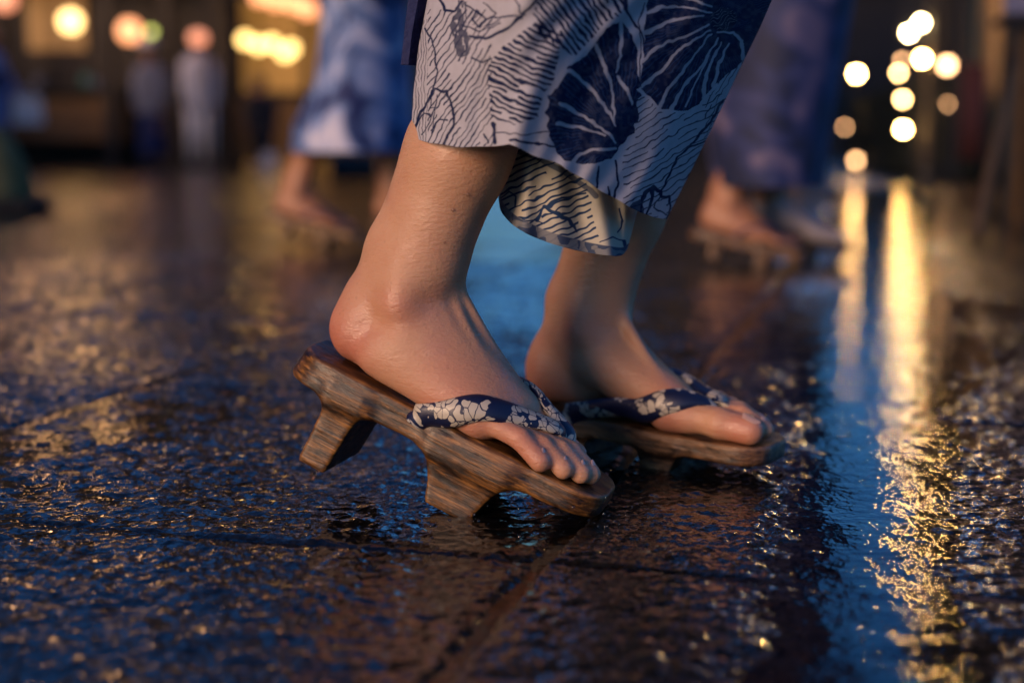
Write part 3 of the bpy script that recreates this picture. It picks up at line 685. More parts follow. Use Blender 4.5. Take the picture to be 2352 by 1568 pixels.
def print_colour(zx, zy):
    """flat indigo print, drawn in the cloth's own (zx, zy) coordinates"""
    n = zx.shape[0]
    wx = zx+(vnoise(zx*.03, zy*.03, 1)-.5)*14+(vnoise(zx*.10, zy*.10, 2)-.5)*2.5; wy = zy+(vnoise(zx*.03, zy*.03, 3)-.5)*14+(vnoise(zx*.10, zy*.10, 4)-.5)*2.5
    ink = np.zeros(n)
    def aa(d, s=2.2): return 1-smooth(-s, s, d)
    def hatch(ang, sp, duty, mask, curve=0, ph=0):
        nonlocal ink
        a = R_(ang); v = -wx*math.sin(a)+wy*math.cos(a)+curve*np.sin((wx*math.cos(a)+wy*math.sin(a))*.012+ph)+(vnoise(wx*.012, wy*.012, 12)-.5)*16
        f = np.abs(((v/sp) % 1)-.5)*sp; along = wx*math.cos(a)+wy*math.sin(a)
        wdt = duty*sp*.5*(.65+.7*vnoise(along*.016, np.floor(v/sp)*7.7, 6)); gap = vnoise(along*.008, np.floor(v/sp)*3.3, 9) > .20
        ink = np.maximum(ink, aa(f-wdt)*gap*mask)
    L_ = wx < 575+.05*wy
    hatch(-56, 30, .24, L_ & (wx > 215) & (wy > 60), 6)
    hatch(-88, 17, .22, (wx <= 215) & (wy > 120))
    mid = inpoly(wx, wy, [(590, 700), (570, 400), (640, 290), (780, 190), (870, 120), (1010, 210), (960, 470), (900, 560), (860, 700), (720, 740)])
    hatch(22, 33, .52, mid & (wx > 560), 8)
    mid2 = inpoly(wx, wy, [(820, 110), (900, -80), (1420, -80), (1380, 60), (1230, 190), (1150, 260), (1080, 340), (900, 230)])
    hatch(50, 33, .5, mid2, 6)
    hatch(-30, 36, .17, (wx > 1370) & (wy > 560), 10, 1.)
    hatch(-62, 26, .2, (wx > 1850-.0*wy) & (wy > 150))
    # halo round the lower fan stays pale
    fanB = [(1350, 125), (1290, 160), (1230, 220), (1180, 300), (1120, 350), (1050, 395), (1010, 460), (980, 520), (930, 560), (920, 680), (930, 800), (960, 880), (1020, 950), (1100, 972), (1200, 968), (1290, 940), (1350, 880), (1420, 800), (1450, 700), (1462, 560), (1465, 420), (1450, 280), (1400, 170)]
    fanA = [(1520, -140), (1515, 0), (1500, 130), (1490, 330), (1472, 520), (1510, 560), (1545, 590), (1590, 640), (1660, 657), (1750, 650), (1820, 620), (1850, 575), (1920, 500), (2000, 430), (2100, 345), (2170, 230), (2210, 140), (2240, 40), (2300, -140)]
    halo = np.minimum(stroke(wx, wy, fanB+[fanB[0]], 30), 1e9); ink = np.where((halo < 0) & (wx < 1440), ink*.0, ink)
    ha2 = stroke(wx, wy, fanA[3:13], 16); ink = np.where((ha2 < 0), 0, ink)
    ex = wx+(vnoise(np.arctan2(wy-560, wx-1200)*9, wx*0, 5)-.5)*26
    A = inpoly(wx, wy, fanA); B = inpoly(ex, wy, fanB)
    shade = np.where(A | B, 1., 0.); ink = np.maximum(ink, shade)
    # pale rays of the fans
    rays = [[(1210, 275), (1260, 400), (1300, 500), (1320, 740)], [(1055, 420), (1200, 545), (1275, 650), (1325, 745)], [(1000, 615), (1150, 700), (1280, 790), (1330, 850)],
            [(1075, 955), (1120, 910), (1200, 885), (1330, 880)], [(1355, 135), (1360, 230), (1350, 330), (1335, 435)], [(1340, 465), (1390, 530), (1425, 615)], [(985, 735), (1120, 755), (1260, 800)]]
    for r in rays: ink = np.where(B, np.minimum(ink, 1-.92*aa(stroke(wx, wy, r, 13, 6))), ink)
    raysA = [[(1515, 75), (1600, 45), (1690, 40), (1890, 72)], [(1480, 212), (1620, 140), (1740, 105), (1850, 92)], [(1480, 370), (1560, 290), (1650, 245), (1760, 210), (1880, 150)],
             [(1480, 510), (1600, 420), (1690, 310), (1790, 240), (1885, 180)], [(1585, 640), (1640, 520), (1720, 430), (1790, 330), (1890, 200)], [(1655, 655), (1700, 560), (1760, 470), (1840, 390), (1930, 230)],
             [(1845, 580), (1865, 450), (1900, 350), (1950, 255)], [(1905, 510), (1940, 380), (1995, 262)], [(2085, 345), (2075, 240), (2030, 195), (1930, 190)], [(1560, -60), (1700, -20), (1900, 40)], [(1740, 630), (1800, 500), (1880, 330)]]
    for k, r in enumerate(raysA): ink = np.where(A, np.minimum(ink, 1-.9*aa(stroke(wx, wy, r, 12 if k < 10 else 5, 5))), ink)
    # fine radial hatching inside the fans, lighter ink
    tone = np.ones(n)
    for m_, cx_, cy_, k_ in ((A, 1910, 120, 60), (B, 1350, 800, 46)):
        th = np.arctan2(wy-cy_, wx-cx_); rr_ = np.hypot(wx-cx_, wy-cy_); f = np.abs(((th*k_/np.pi+.35*vnoise(rr_*.02, th*9, 3)) % 1)-.5)
        tone = np.where(m_ & (rr_ > 60), tone-.30*(1-smooth(.06, .16, f))*(vnoise(wx*.02, wy*.02, 13) > .4), tone)
    # brush outlines
    lines = [([(205, 175), (240, 250), (262, 330), (270, 420), (250, 530)], 6, 5), ([(128, 810), (165, 700), (205, 610), (260, 530), (330, 548), (368, 650), (366, 760), (305, 862)], 7, 8),
             ([(160, 725), (195, 672), (238, 688)], 4, 4), ([(236, 775), (285, 708), (335, 716)], 4, 4), ([(240, 560), (230, 650), (290, 620)], 3, 3), ([(275, 560), (240, 700), (180, 800)], 3, 3), ([(330, 570), (260, 650), (240, 800)], 3, 3),
             ([(286, -10), (320, 62), (372, 66), (420, 5)], 9, 7), ([(470, 215), (560, 232), (690, 170), (800, 60), (880, -20)], 9, 7), ([(480, 345), (545, 368), (600, 345)], 6, 4),
             ([(440, 30), (560, 110), (700, 100), (790, 90)], 5, 5), ([(505, 60), (475, 110), (520, 165), (560, 110), (505, 60)], 5, 5), ([(545, 20), (620, 80), (560, 160), (640, 120)], 4, 4), ([(740, 0), (760, 60), (770, 110)], 4, 4), ([(410, 150), (520, 190), (640, 140)], 4, 4),
             ([(1390, -10), (1392, 60), (1430, 130), (1480, 200), (1500, 320)], 10, 4), ([(1365, -60), (1390, 50)], 8, 10), ([(1500, 20), (1462, 130), (1475, 300), (1472, 510)], 4, 3),
             ([(1325, 950), (1342, 1080), (1306, 1215)], 6, 8), ([(1230, 985), (1215, 1120), (1170, 1150)], 6, 10), ([(1280, 1110), (1300, 1200)], 7, 7),
             ([(1960, 600), (1890, 730), (1830, 790), (1760, 880), (1690, 940), (1640, 1050), (1585, 1150)], 7, 6), ([(1900, 810), (1830, 850), (1760, 880)], 6, 6),
             ([(1480, 1190), (1500, 1150), (1545, 1110), (1590, 1140), (1600, 1170), (1640, 1160), (1650, 1220), (1630, 1300)], 11, 6), ([(1545, 1120), (1540, 1190), (1500, 1280)], 14, 5), ([(1590, 1170), (1550, 1230), (1640, 1280)], 4, 4), ([(1480, 1190), (1470, 1260), (1500, 1300)], 7, 7),
             ([(600, 790), (680, 790), (800, 800), (930, 775)], 4, 3), ([(605, 740), (615, 850)], 13, 9), ([(550, 800), (575, 850)], 6, 5), ([(700, 830), (850, 850), (1000, 870)], 9, 5)]
    for pts, a, b in lines: ink = np.maximum(ink, aa(stroke(wx, wy, pts, a, b)))
    # dry-brush stem patch upper left
    patch = inpoly(wx, wy, [(400, 0), (450, 10), (440, 150), (470, 220), (465, 320), (420, 345), (385, 330), (350, 160), (380, 90)]); ink = np.where(patch & (vnoise(wx*.09, wy*.03, 15) > .30), np.maximum(ink, .82), ink)
    # flower heart of the upper fan
    heart = (np.hypot((wx-1965)/80, (wy-115)/70) < 1) ; tone = np.where(A & heart, 1.25, tone)
    ink = np.where(A & heart & (np.abs(((wx*.6+wy*.9)*.045+vnoise(wx*.03, wy*.03, 17)*2) % 1-.5) < .07), .55, ink)
    # lower right petals
    ink = np.where(inpoly(wx, wy, [(1420, 1200), (1470, 1180), (1500, 1290), (1400, 1262)]), np.maximum(ink, .85), ink)
    ink = np.clip(ink*(.90+.16*vnoise(wx*.05, wy*.05, 19)), 0, 1)
    pale = np.array([.74, .73, .82])*(1); navy = np.array([.008, .022, .10])
    lightink = np.array([.05, .13, .32])
    base = pale*(.93+.1*fbm(zx*.01, zy*.01, 23, 3)[:, None])
    dark = np.where(tone[:, None] < 1, navy+(lightink-navy)*((1-tone)[:, None]*2.2), navy/np.maximum(tone[:, None], 1))
    return base*(1-ink[:, None])+dark*ink[:, None]
def col_attr(me, name, C):
    a = me.attributes.new(name, 'FLOAT_COLOR', 'POINT'); a.data.foreach_set('color', np.c_[C, np.ones(len(C))].astype(np.float32).ravel())
XL = ((-80, 0, 110, 220, 315, 340), (990, 983, 962, 950, 945, 944)); XR = ((-80, 0, 60, 150, 260, 380, 503, 520), (1802, 1772, 1746, 1702, 1650, 1592, 1530, 1524))
hem_pts = np.array([(944, 315), (985, 328), (1050, 337), (1110, 338), (1170, 331), (1215, 352), (1290, 380), (1340, 412), (1400, 450), (1470, 488), (1502, 499), (1532, 503)], float)
hs = (hem_pts[:, 0]-np.interp(hem_pts[:, 1], *XL))/(np.interp(hem_pts[:, 1], *XR)-np.interp(hem_pts[:, 1], *XL)); hs[0] = 0; hs[-1] = 1
def near_depth(s, py):
    t = np.clip((503-py)/560, 0, 1.2)
    b = 1.020+.055*s-.100*np.sin(np.pi*np.clip(s, 0, 1))**.6-.052*t*np.exp(-((s-.3)/.25)**2)
    b += .0065*np.exp(-((s-.24-.05*(py-330)/330)/.035)**2)*smooth(60, 300, py)
    b -= .006*np.exp(-((s-.38+.10*t)/.08)**2)
    b += .007*np.exp(-((s-.62+.16*t)/.045)**2)*(.4+.6*t)
    b += .006*np.sin(s*21+py*.012)*.35*(s*(1-s)*4)
    b -= .007*np.exp(-((s-.86+.05*t)/.06)**2)
    b += .0012*np.sin(s*60+py*.03+2*np.sin(py*.012))*(s*(1-s)*4)
    return b
def unproj(px, py, Y):
    dx = (px-1176)/F_PX; v = (784-py)/F_PX; dy = math.cos(PITCH)+v*math.sin(PITCH); dz = -math.sin(PITCH)+v*math.cos(PITCH); t = Y/dy
    return np.stack([dx*t, Y+0*t, HCAM+dz*t], -1)
ns, ntt = 720, 470
S, Tt = np.meshgrid(np.linspace(0, 1, ns), np.linspace(0, 1, ntt), indexing='ij')
hy = np.interp(S, hs, hem_pts[:, 1]); hy = hy+1.6*np.sin(S*47)*(S*(1-S)*4); py = hy+(-75-hy)*Tt
xl, xr = np.interp(py, *XL), np.interp(py, *XR); px = xl+(xr-xl)*S
Yd = near_depth(S, py); Pn = unproj(px, py, Yd)
Cn = print_colour(((px-900.4)/.38677).ravel(), (py/.38677).ravel())
I = np.arange(ns*ntt).reshape(ns, ntt); Qn = np.stack([I[:-1, :-1], I[1:, :-1], I[1:, 1:], I[:-1, 1:]], -1).reshape(-1, 4)
Vn = Pn.reshape(-1, 3)
# far side of the skirt and the part above the hips, coarser
def ring_far(j_t, n=40):
    out = []
    for k in range(n+1):
        s = 1-k/n; pyv = float(np.interp(s, hs, hem_pts[:, 1])); pyv = pyv+(-75-pyv)*j_t
        pyv -= 12*(1-j_t)
        xl_, xr_ = np.interp(pyv, *XL), np.interp(pyv, *XR)
        Yb = 1.035+.10*s+.13*math.sin(math.pi*s)**.6; pxv = xl_+(xr_-xl_)*s
        p = unproj(np.array(pxv), np.array(pyv), Yb); p[0] = unproj(np.array(pxv), np.array(pyv), 1.035+.10*s)[0]; out.append(p)
    return out
Vf, Qf = [], []
for a in range(13): Vf += ring_far(a/12)
for a in range(12):
    for k in range(40):
        i0 = a*41+k; Qf.append((i0, i0+1, i0+42, i0+41))
off = len(Vn); Vall = np.concatenate([Vn, np.array(Vf)]); Qall = np.concatenate([Qn, np.array(Qf)+off])
# upper garment: start ring = top row of near + far, rings up to the shoulders
topn = Pn[::18, -1, :]; topf = np.array(ring_far(1.0)); start = np.concatenate([topn, topf[1:-1]]); cen0 = start.mean(0)
ang = np.arctan2(start[:, 1]-cen0[1], start[:, 0]-cen0[0]); rings = [start]
midh = (hipL+hipR)/2
for (z, ra, rb, dx) in ((.50, .17, .155, .0), (.65, .165, .15, .0), (.80, .165, .155, .0), (.92, .15, .165, .0), (1.02, .13, .15, .01), (1.12, .125, .15, .02), (1.22, .12, .165, .03), (1.31, .10, .17, .04), (1.37, .06, .09, .05), (1.40, .05, .055, .05)):
    c = np.array([midh[0]+dx, midh[1]-.01, z]); fa = np.cos(ang)[:, None]*fwv*ra+np.sin(ang)[:, None]*latv*rb
    blend = min(1, (z-.4)/.25); base_ = start+np.array([midh[0]-cen0[0], 0, 0])*0; r = c+fa; r[:, 2] = z
    st = start.copy(); st[:, 2] = z; rings.append(st*(1-blend)+r*blend)
nr = len(start); Vu = np.concatenate(rings); Qu = [(i*nr+k, i*nr+(k+1) % nr, (i+1)*nr+(k+1) % nr, (i+1)*nr+k) for i in range(len(rings)-1) for k in range(nr)]
off = len(Vall); Vall = np.concatenate([Vall, Vu]); Qall = np.concatenate([Qall, np.array(Qu)+off])
rest = np.concatenate([np.array(Vf), Vu]); cr = np.where((fbm(rest[:, 0]*14+rest[:, 1]*9, rest[:, 2]*12, 3, 3) > .5)[:, None], np.array([.012, .03, .13]), np.array([.56, .53, .58]))
me = fast_mesh('yukata', Vall-wl, Qall); col_attr(me, 'print', np.concatenate([Cn, cr])); link('yukata', me, M_cloth, walker)
md = walker.children[-1].modifiers.new('solid', 'SOLIDIFY'); md.thickness = .0009; md.offset = 0; md.use_rim = True
# inner overlap panel showing its lining below the hem
ip_bot = np.array([(1146, 455), (1150, 486), (1172, 512), (1205, 535), (1260, 558), (1330, 577), (1400, 588), (1428, 588), (1440, 572)], float)
ip_top = np.array([(1172, 290), (1190, 296), (1215, 300), (1250, 310), (1295, 330), (1340, 350), (1390, 380), (1440, 420), (1474, 440)], float)
n1, n2 = 330, 240; s1 = np.linspace(0, 1, n1); t1 = np.linspace(0, 1, n2); kk = np.linspace(0, 1, 9)
bx, by = np.interp(s1, kk, ip_bot[:, 0]), np.interp(s1, kk, ip_bot[:, 1]); tx, ty = np.interp(s1, kk, ip_top[:, 0]), np.interp(s1, kk, ip_top[:, 1])
for arr in (bx, by, tx, ty):
    for _ in range(260): arr[1:-1] = arr[1:-1]*.5+(arr[:-2]+arr[2:])*.25
S1, T1 = np.meshgrid(s1, t1, indexing='ij'); px1 = bx[:, None]+(tx-bx)[:, None]*T1; py1 = by[:, None]+(ty-by)[:, None]*T1
Y1 = 1.080-.065*np.sin(np.pi*S1)**.8*(1-.2*T1)-.012*S1+.006*np.sin(S1*13)*(1-T1)+.004*np.sin(S1*31+T1*3)
P1 = unproj(px1, py1, Y1)
zx, zy = ((px1-900.4)/.38677).ravel(), (py1/.38677).ravel()
wx = zx+(vnoise(zx*.02, zy*.02, 1)-.5)*24; wy = zy+(vnoise(zx*.02, zy*.02, 3)-.5)*24
a = R_(-24); v_ = -wx*math.sin(a)+wy*math.cos(a); sp = 38; f = np.abs(((v_/sp) % 1)-.5)*sp
ink = (1-smooth(2, 6, f-2.2))*(vnoise(wx*.008, np.floor(v_/sp)*3, 5) > .18)*(wx < 1165+.2*(wy-1100))
for pts, a0, b0 in (([(640, 1175), (690, 1140), (735, 1165), (735, 1230)], 4, 4), ([(860, 1310), (900, 1240), (1000, 1180), (1160, 1145)], 12, 5), ([(905, 1225), (1000, 1280), (1080, 1340), (1090, 1370)], 12, 5),
                    ([(1345, 1235), (1365, 1310), (1340, 1370)], 5, 5), ([(1240, 1440), (1310, 1405), (1375, 1425), (1380, 1490)], 5, 5), ([(780, 1300), (850, 1310), (900, 1330)], 4, 4)):
    ink = np.maximum(ink, 1-smooth(-2, 3, stroke(wx, wy, pts, a0, b0)))
band = 1-T1.ravel(); bm = smooth(.885, .90, band)*(1)
ink = np.maximum(ink*(1-bm*.3), bm*(.62+.3*(vnoise(wx*.03, wy*.03, 8) > .5)))
tb = stroke(zx, zy, [(690, 880), (860, 935), (1000, 1010), (1180, 1130), (1210, 1165)], 16); ink = np.maximum(ink, (1-smooth(-3, 3, tb))*.75)
C1 = np.array([.74, .70, .60])*(1-ink[:, None])+np.array([.02, .06, .17])*ink[:, None]
I = np.arange(n1*n2).reshape(n1, n2); Q1 = np.stack([I[:-1, :-1], I[1:, :-1], I[1:, 1:], I[:-1, 1:]], -1).reshape(-1, 4)
me = fast_mesh('inner_panel', P1.reshape(-1, 3)-wl, Q1); col_attr(me, 'print', C1); o = link('inner_panel', me, M_cloth, walker); o['label'] = 'inner overlap of the yukata, pale lining with blue lines'
md = o.modifiers.new('solid', 'SOLIDIFY'); md.thickness = .0009; md.offset = 0
# sash, its hanging navy tail, sleeves, hair
def ellring(c, a, b, n=28, z=None): return [c+fwv*a*math.cos(2*math.pi*k/n)+latv*b*math.sin(2*math.pi*k/n) for k in range(n)]
b = MB(); b.loft([ellring(np.array([midh[0]+dx, midh[1]-.01, z]), r1, r2) for z, r1, r2, dx in ((.95, .155, .172, 0), (.955, .162, .18, 0), (1.15, .142, .168, .02), (1.155, .135, .16, .02))]); b.v = [tuple(np.array(p)-wl) for p in b.v]; b.build('sash', M_navy, walker, True)
b = MB(); tl = []
for py_, x0, x1, Y in ((149, 921, 957, 1.02), (75, 929, 966, 1.02), (0, 938, 985, 1.02), (-200, 950, 1010, 1.02), (-1600, 1100, 1180, 1.06)):
    p0, p1 = unproj(np.array(x0), np.array(py_), Y), unproj(np.array(x1), np.array(py_+2), Y+.006); d = np.array([0, .0022, 0]); tl.append([p0-d, (p0+p1)/2-d*2.6, p1-d, p1+d, (p0+p1)/2-d*.4, p0+d])
b.loft(tl); n_ = len(b.v); b.f.append((0, 1, 2, 3, 4, 5)); b.v = [tuple(np.array(p)-wl) for p in b.v]; o = b.build('sash_tail', M_navy, walker); o['label'] = 'dark navy end of the sash hanging behind'
def sleeves(parent, neck, up, lat, fwd, m, base):
    for s_ in (-1, 1):
        sh = neck-up*.12+lat*s_*.10; b = MB(); rs = []
        for q, (d, h0, h1, t) in enumerate(((0, -.02, .17, .06), (.12, -.0, .24, .06), (.24, .03, .42, .045), (.34, .06, .46, .035))):
            c = sh+lat*s_*d*.55-up*d*1.1; rs.append([c+fwd*(-.5*(h1))*1+up*0-np.array([0, 0, h1*.5]), c-fwd*.08, c+fwd*.07, c+fwd*.09-np.array([0, 0, h1*.5])])
        rs = [[p-base for p in r] for r in rs]; b.loft(rs); b.build('sleeve', m, parent, True)
sleeves(walker, neck, zz*.9, latv, fwv, M_tie1, wl)
def hair(parent, head, hd, fwd, lat, base, bun=True):
    b = MB(); b.sphere(tuple(head+hd*.38-fwd*.022-base), .098, 18, 1.02)
    if bun: b.sphere(tuple(head+hd*.55-fwd*.12-base), .045, 12)
    b.build('hair', M_hair, parent, True)
hair(walker, head, head-neck, fwv, latv, wl)

# ---------------------------------------------------------------- other people
def person(label, x, y, yaw, hgt=1.6, style='yukata', m1=M_tie1, m2=None, group='people in the street', feet=None, h=.009, hat=None, bag=None, hem=.25, lean=.03, skirt=None, stride=.12, socks=None, getas=None, armless=False):
    k = hgt/1.6; a = R_(yaw); fw = np.array([math.cos(a), math.sin(a), 0]); lt = np.array([-fw[1], fw[0], 0]); base = np.array([x, y, 0.])
    t = thing('person', label, 'person', (x, y, 0), 0, group)
    P = []; hm = base+fw*.02+zz*.86*k
    hL, hR = hm+lt*.08, hm-lt*.08
    if feet is None:
        feet = []
        for s_, st in ((1, stride/2), (-1, -stride/2)):
            feet.append(Fr(base+lt*s_*.085+fw*(st-.08)+zz*.004, fw, lt*s_, zz))
    for T, hp in zip(feet, (hL, hR)):
        ps = dict(ank=52, tilt=.1, spread=1, toes=(223, 216, 208, 198, 187)); P += foot_prims(T, ps, .008)
        an = T.p(52, 0, 92); kn = (an+hp)/2+fw*.06; kn[2] = .47*k; P += leg_prims(T, ps, kn, hp)
    nk = hm+fw*lean+zz*.50*k; hd_ = nk+fw*.02+zz*.13*k
    P += torso_prims(hL, hR, nk, hd_, lt)
    V, Q = grid_for(P, h).add(P).mesh(1); me = fast_mesh('body', V-base, Q); link('body', me, M_skin_bg, t)
    def ring(c, ra, rb, n=24, wob=0, ph=0): return [c+fw*ra*math.cos(2*math.pi*q/n)*(1+wob*math.sin(5*2*math.pi*q/n+ph))+lt*rb*math.sin(2*math.pi*q/n)*(1+wob*math.cos(4*2*math.pi*q/n)) for q in range(n)]
    def lf(name, rows, m):
        b = MB(); b.loft([ring(*r) for r in rows]); b.v = [tuple(np.array(p)-base) for p in b.v]; return b.build(name, m, t, True)
    up = zz*k; c0 = base+fw*.0
    if style == 'yukata':
        lf('yukata', skirt or [(c0+fw*.02+zz*hem, .20, .17, 24, .08), (c0+up*.5, .17, .165, 24, .05), (c0+up*.85, .15, .17, 24, .02), (c0+fw*.02+up*1.05, .125, .14), (c0+fw*.03+up*1.25, .12, .165), (c0+fw*.03+up*1.32, .10, .16), (c0+fw*.04+up*1.38, .06, .07)], m1)
        lf('sash', [(c0+fw*.02+up*.96, .152, .168), (c0+fw*.02+up*1.14, .142, .162)], m2 or M_navy)
        sleeves(t, nk, up*.9, lt, fw, m1, base)
    else:
        lf('jacket', [(c0+up*.70, .165, .20, 24, .03), (c0+up*.95, .15, .19), (c0+up*1.20, .175, .225), (c0+up*1.29, .16, .215), (c0+up*1.35, .115, .15), (c0+up*1.40, .062, .07)], m1)
        for s_ in (1, -1):
            sh = nk-up*.14+lt*s_*.15; el = sh-up*.27+lt*s_*.03-fw*.015; wr = el-up*.17+fw*.05
            b = MB(); b.tube([tuple(p-base) for p in (sh, el, wr)], [.088, .066, .056], 14); b.build('sleeve', m1, t, True)
        if style == 'trousers':
            for T, hp, s_ in zip(feet, (hL, hR), (1, -1)):
                an = T.p(55, 0, 60); b = MB(); b.tube([tuple(p-base) for p in (an, (an+hp)/2+fw*.03, hp+zz*.05)], [.075, .095, .13], 16); b.build('trouser_leg', m2, t, True)
        else:
            lf('skirt', [(c0+zz*.14, .19, .19, 24, .07), (c0+up*.5, .165, .18, 24, .04), (c0+up*.92, .13, .155)], m2)
        for T in feet:
            b = MB(); rows = []
            for (u, w_, hh, ww) in ((-6, 22, 20, 24), (20, 26, 26, 33), (80, 28, 28, 38), (150, 20, 20, 44), (200, 16, 16, 40), (232, 14, 12, 22)):
                rows.append([T.p(u, math.sin(2*math.pi*q/12)*ww, max(w_+math.cos(2*math.pi*q/12)*hh*1.1, -3))-base for q in range(12)])
            b.loft(rows); b.f += [tuple(range(12)), tuple(60+q for q in range(12))]; b.build('shoe', M_white if label.startswith('child') else M_black, t, True)
    hair(t, hd_, hd_-nk, fw, lt, base, style == 'yukata')
    if hat:
        b = MB(); b.lathe([(.17, -.005), (.17, .0), (.105, .02), (.10, .09), (.05, .12), (.01, .125)], tuple(hd_+(hd_-nk)*.85-base)); b.build('hat', hat, t, True)
    if socks:
        for T in socks:
            P2 = [(a_, b_, ra+.003, rb+.003, .012, ax, f) for (a_, b_, ra, rb, kk_, ax, f) in foot_prims(T, dict(ank=52, tilt=.1, spread=1, toes=(223, 216, 208, 198, 187)))]
            V2, Q2 = grid_for(P2, .005).add(P2).mesh(2); link('tabi_sock', fast_mesh('tabi_sock', V2-base, Q2), M_sock, t)
    for (T, m, teeth) in (getas or []):
        Tb = Fr(T.p(0, -38, 0), T.u, T.v, T.w)
        g = geta(t, Tb, teeth, m, .003, -8, 240, (22, 18)); strap_pair(g, Tb, None, [[(85, 2, -4), (105, 4, 18), (140, 16, 34), (175, 36, 26), (190, 40, 4)], [(85, 74, -4), (105, 72, 20), (140, 60, 36), (175, 46, 26), (190, 40, 4)]], M_navy, (8, 5), False)
    return t
def frame_at(p, yaw, pitch, side):
    a, b = R_(yaw), R_(pitch); e = np.array([math.cos(a), math.sin(a), 0]); n = np.array([-e[1], e[0], 0])
    u = e*math.cos(b)-zz*math.sin(b); w_ = e*math.sin(b)+zz*math.cos(b)
    if side < 0: n = -n
    return Fr(p, u, n, w_)
std_teeth = [(38, 62, -20, -58, 40, 60, 8), (138, 166, -18, -56, 140, 162, 8)]
# walker behind on the left, 3.5 m away
tp = at_z(826, 556, .012); TA = frame_at(tp-frame_at(tp, -6, 14, -1).u*.236+zz*.022, -6, 14, -1)
hb = at_z(900, 520, .0); TB = frame_at(np.array([X_at(862, 3.85), 3.85, .062]), -4, 0, 1)
bx_ = X_at(838, 3.6)
person('walker in blue and white mottled yukata on geta, behind left of the front walker', bx_, 3.64, -4, 1.6, 'yukata', M_tie1, feet=[TB, TA], h=.006, hem=.25, lean=.08,
       skirt=[(np.array([X_at(806, 3.62), 3.64, .245]), .150, .15, 24, .10), (np.array([X_at(812, 3.62), 3.64, .31]), .150, .15, 24, .08), (np.array([X_at(836, 3.62), 3.64, .42]), .118, .15, 24, .06), (np.array([X_at(846, 3.62), 3.64, .62]), .105, .15, 24, .04), (np.array([bx_+.02, 3.64, .85]), .14, .165), (np.array([bx_+.03, 3.64, 1.05]), .125, .14), (np.array([bx_+.05, 3.64, 1.3]), .11, .165), (np.array([bx_+.06, 3.64, 1.38]), .06, .07)],
       getas=[(TA, M_geta3, std_teeth), (TB, M_geta3, std_teeth)])
# walker behind on the right, 3 m away
tp = at_z(1808, 598, .014); TC = frame_at(tp-frame_at(tp, -6, 14, -1).u*.200+zz*.022, -14, 12, -1)
TD = frame_at(np.array([X_at(1708, 3.25), 3.25, .060]), -12, 4, 1)
bx_ = X_at(1755, 3.05)
person('walker in a dark navy and purple mottled yukata, behind and right of the front walker', bx_, 3.1, -10, 1.62, 'yukata', M_tie2, feet=[TD, TC], h=.006, lean=.08,
       skirt=[(np.array([X_at(1755, 3.1), 3.1, .175]), .115, .14, 24, .10), (np.array([X_at(1752, 3.1), 3.1, .30]), .13, .15, 24, .08), (np.array([X_at(1775, 3.1), 3.1, .45]), .135, .15, 24, .05), (np.array([X_at(1800, 3.1), 3.1, .62]), .135, .155, 24, .04), (np.array([bx_+.05, 3.1, .85]), .15, .165), (np.array([bx_+.06, 3.1, 1.05]), .125, .14), (np.array([bx_+.07, 3.1, 1.3]), .11, .165), (np.array([bx_+.08, 3.1, 1.38]), .06, .07)],
       socks=[TD], getas=[(TC, M_geta2, std_teeth), (TD, M_darkwood, std_teeth)])
# far people in front of the shop
person('woman in pale hat, grey top and long navy skirt in front of the dark shop', X_at(368, 18.2), 18.2, -100, 1.50, 'skirt', M_grey, M_navy, hat=M_white, h=.012)
person('person in white coat and pale trousers standing before the shop', X_at(474, 17.6), 17.6, -60, 1.58, 'trousers', M_white, M_white, h=.012)
person('child in black clothes and white shoes by the lit stall', X_at(615, 18.4), 18.4, -120, 1.08, 'trousers', M_black, M_black, h=.012)
person('person in blue yukata at the left edge of the picture', X_at(8, 16.5), 16.5, -40, 1.55, 'yukata', M_bluecl, M_navy, h=.012)
def shopping_bag(label, x, y, z, s, m, hang=False):
    t = thing('shopping_bag', label, 'bag', (x, y, z)); b = MB(); b.box((0, 0, s*.45), (s, s*.45, s*.9), .3, .88); b.build('bag_body', m, t)
    for sy in (-1, 1):
        b = MB(); b.tube([(-s*.2, sy*s*.1, s*.9), (-s*.15, sy*s*.07, s*1.15), (s*.15, sy*s*.07, s*1.15), (s*.2, sy*s*.1, s*.9)], .006, 6); b.build('handle', m, t)
shopping_bag('white carrier bag held low by the person in blue', X_at(88, 16.3), 16.3, .50, .34, M_white)
shopping_bag('small white bag standing on the ground by the child', X_at(627, 17.8), 17.8, .0, .19, M_white)
# olive sack and black bag
t = thing('sack', 'olive canvas sack slumped on a black tray at the left edge', 'sack', (X_at(-22, 5.6), 5.75, 0))
b = MB(); rows = []
for z, r in ((.055, .14), (.09, .145), (.15, .13), (.22, .10), (.28, .07), (.32, .04), (.335, .045)):
    rows.append([(r*math.cos(2*math.pi*q/20)*(1+.06*math.sin(3*q+z*20)), r*math.sin(2*math.pi*q/20)*(1+.05*math.cos(4*q)), z) for q in range(20)])
b.loft(rows); b.f.append(tuple(range(120, 140))); b.build('sack_cloth', M_olive, t, True)
b = MB(); b.box((0, 0, .028), (.34, .30, .05), 0, 1.08); b.build('tray', M_black, t)
t = thing('holdall', 'black holdall bag left on the wet ground beyond the left walker', 'bag', (X_at(818, 10.6), 10.6, 0), .2)
b = MB(); b.loft([[(x_, .13*math.cos(2*math.pi*q/16)*s_, max(.005, .10+.10*math.sin(2*math.pi*q/16)*s_)) for q in range(16)] for x_, s_ in ((-.17, .7), (-.15, .95), (0, 1.05), (.15, .95), (.17, .7))]); b.f += [tuple(range(16))[::-1], tuple(64+q for q in range(16))]; b.build('bag_body', M_black, t, True)
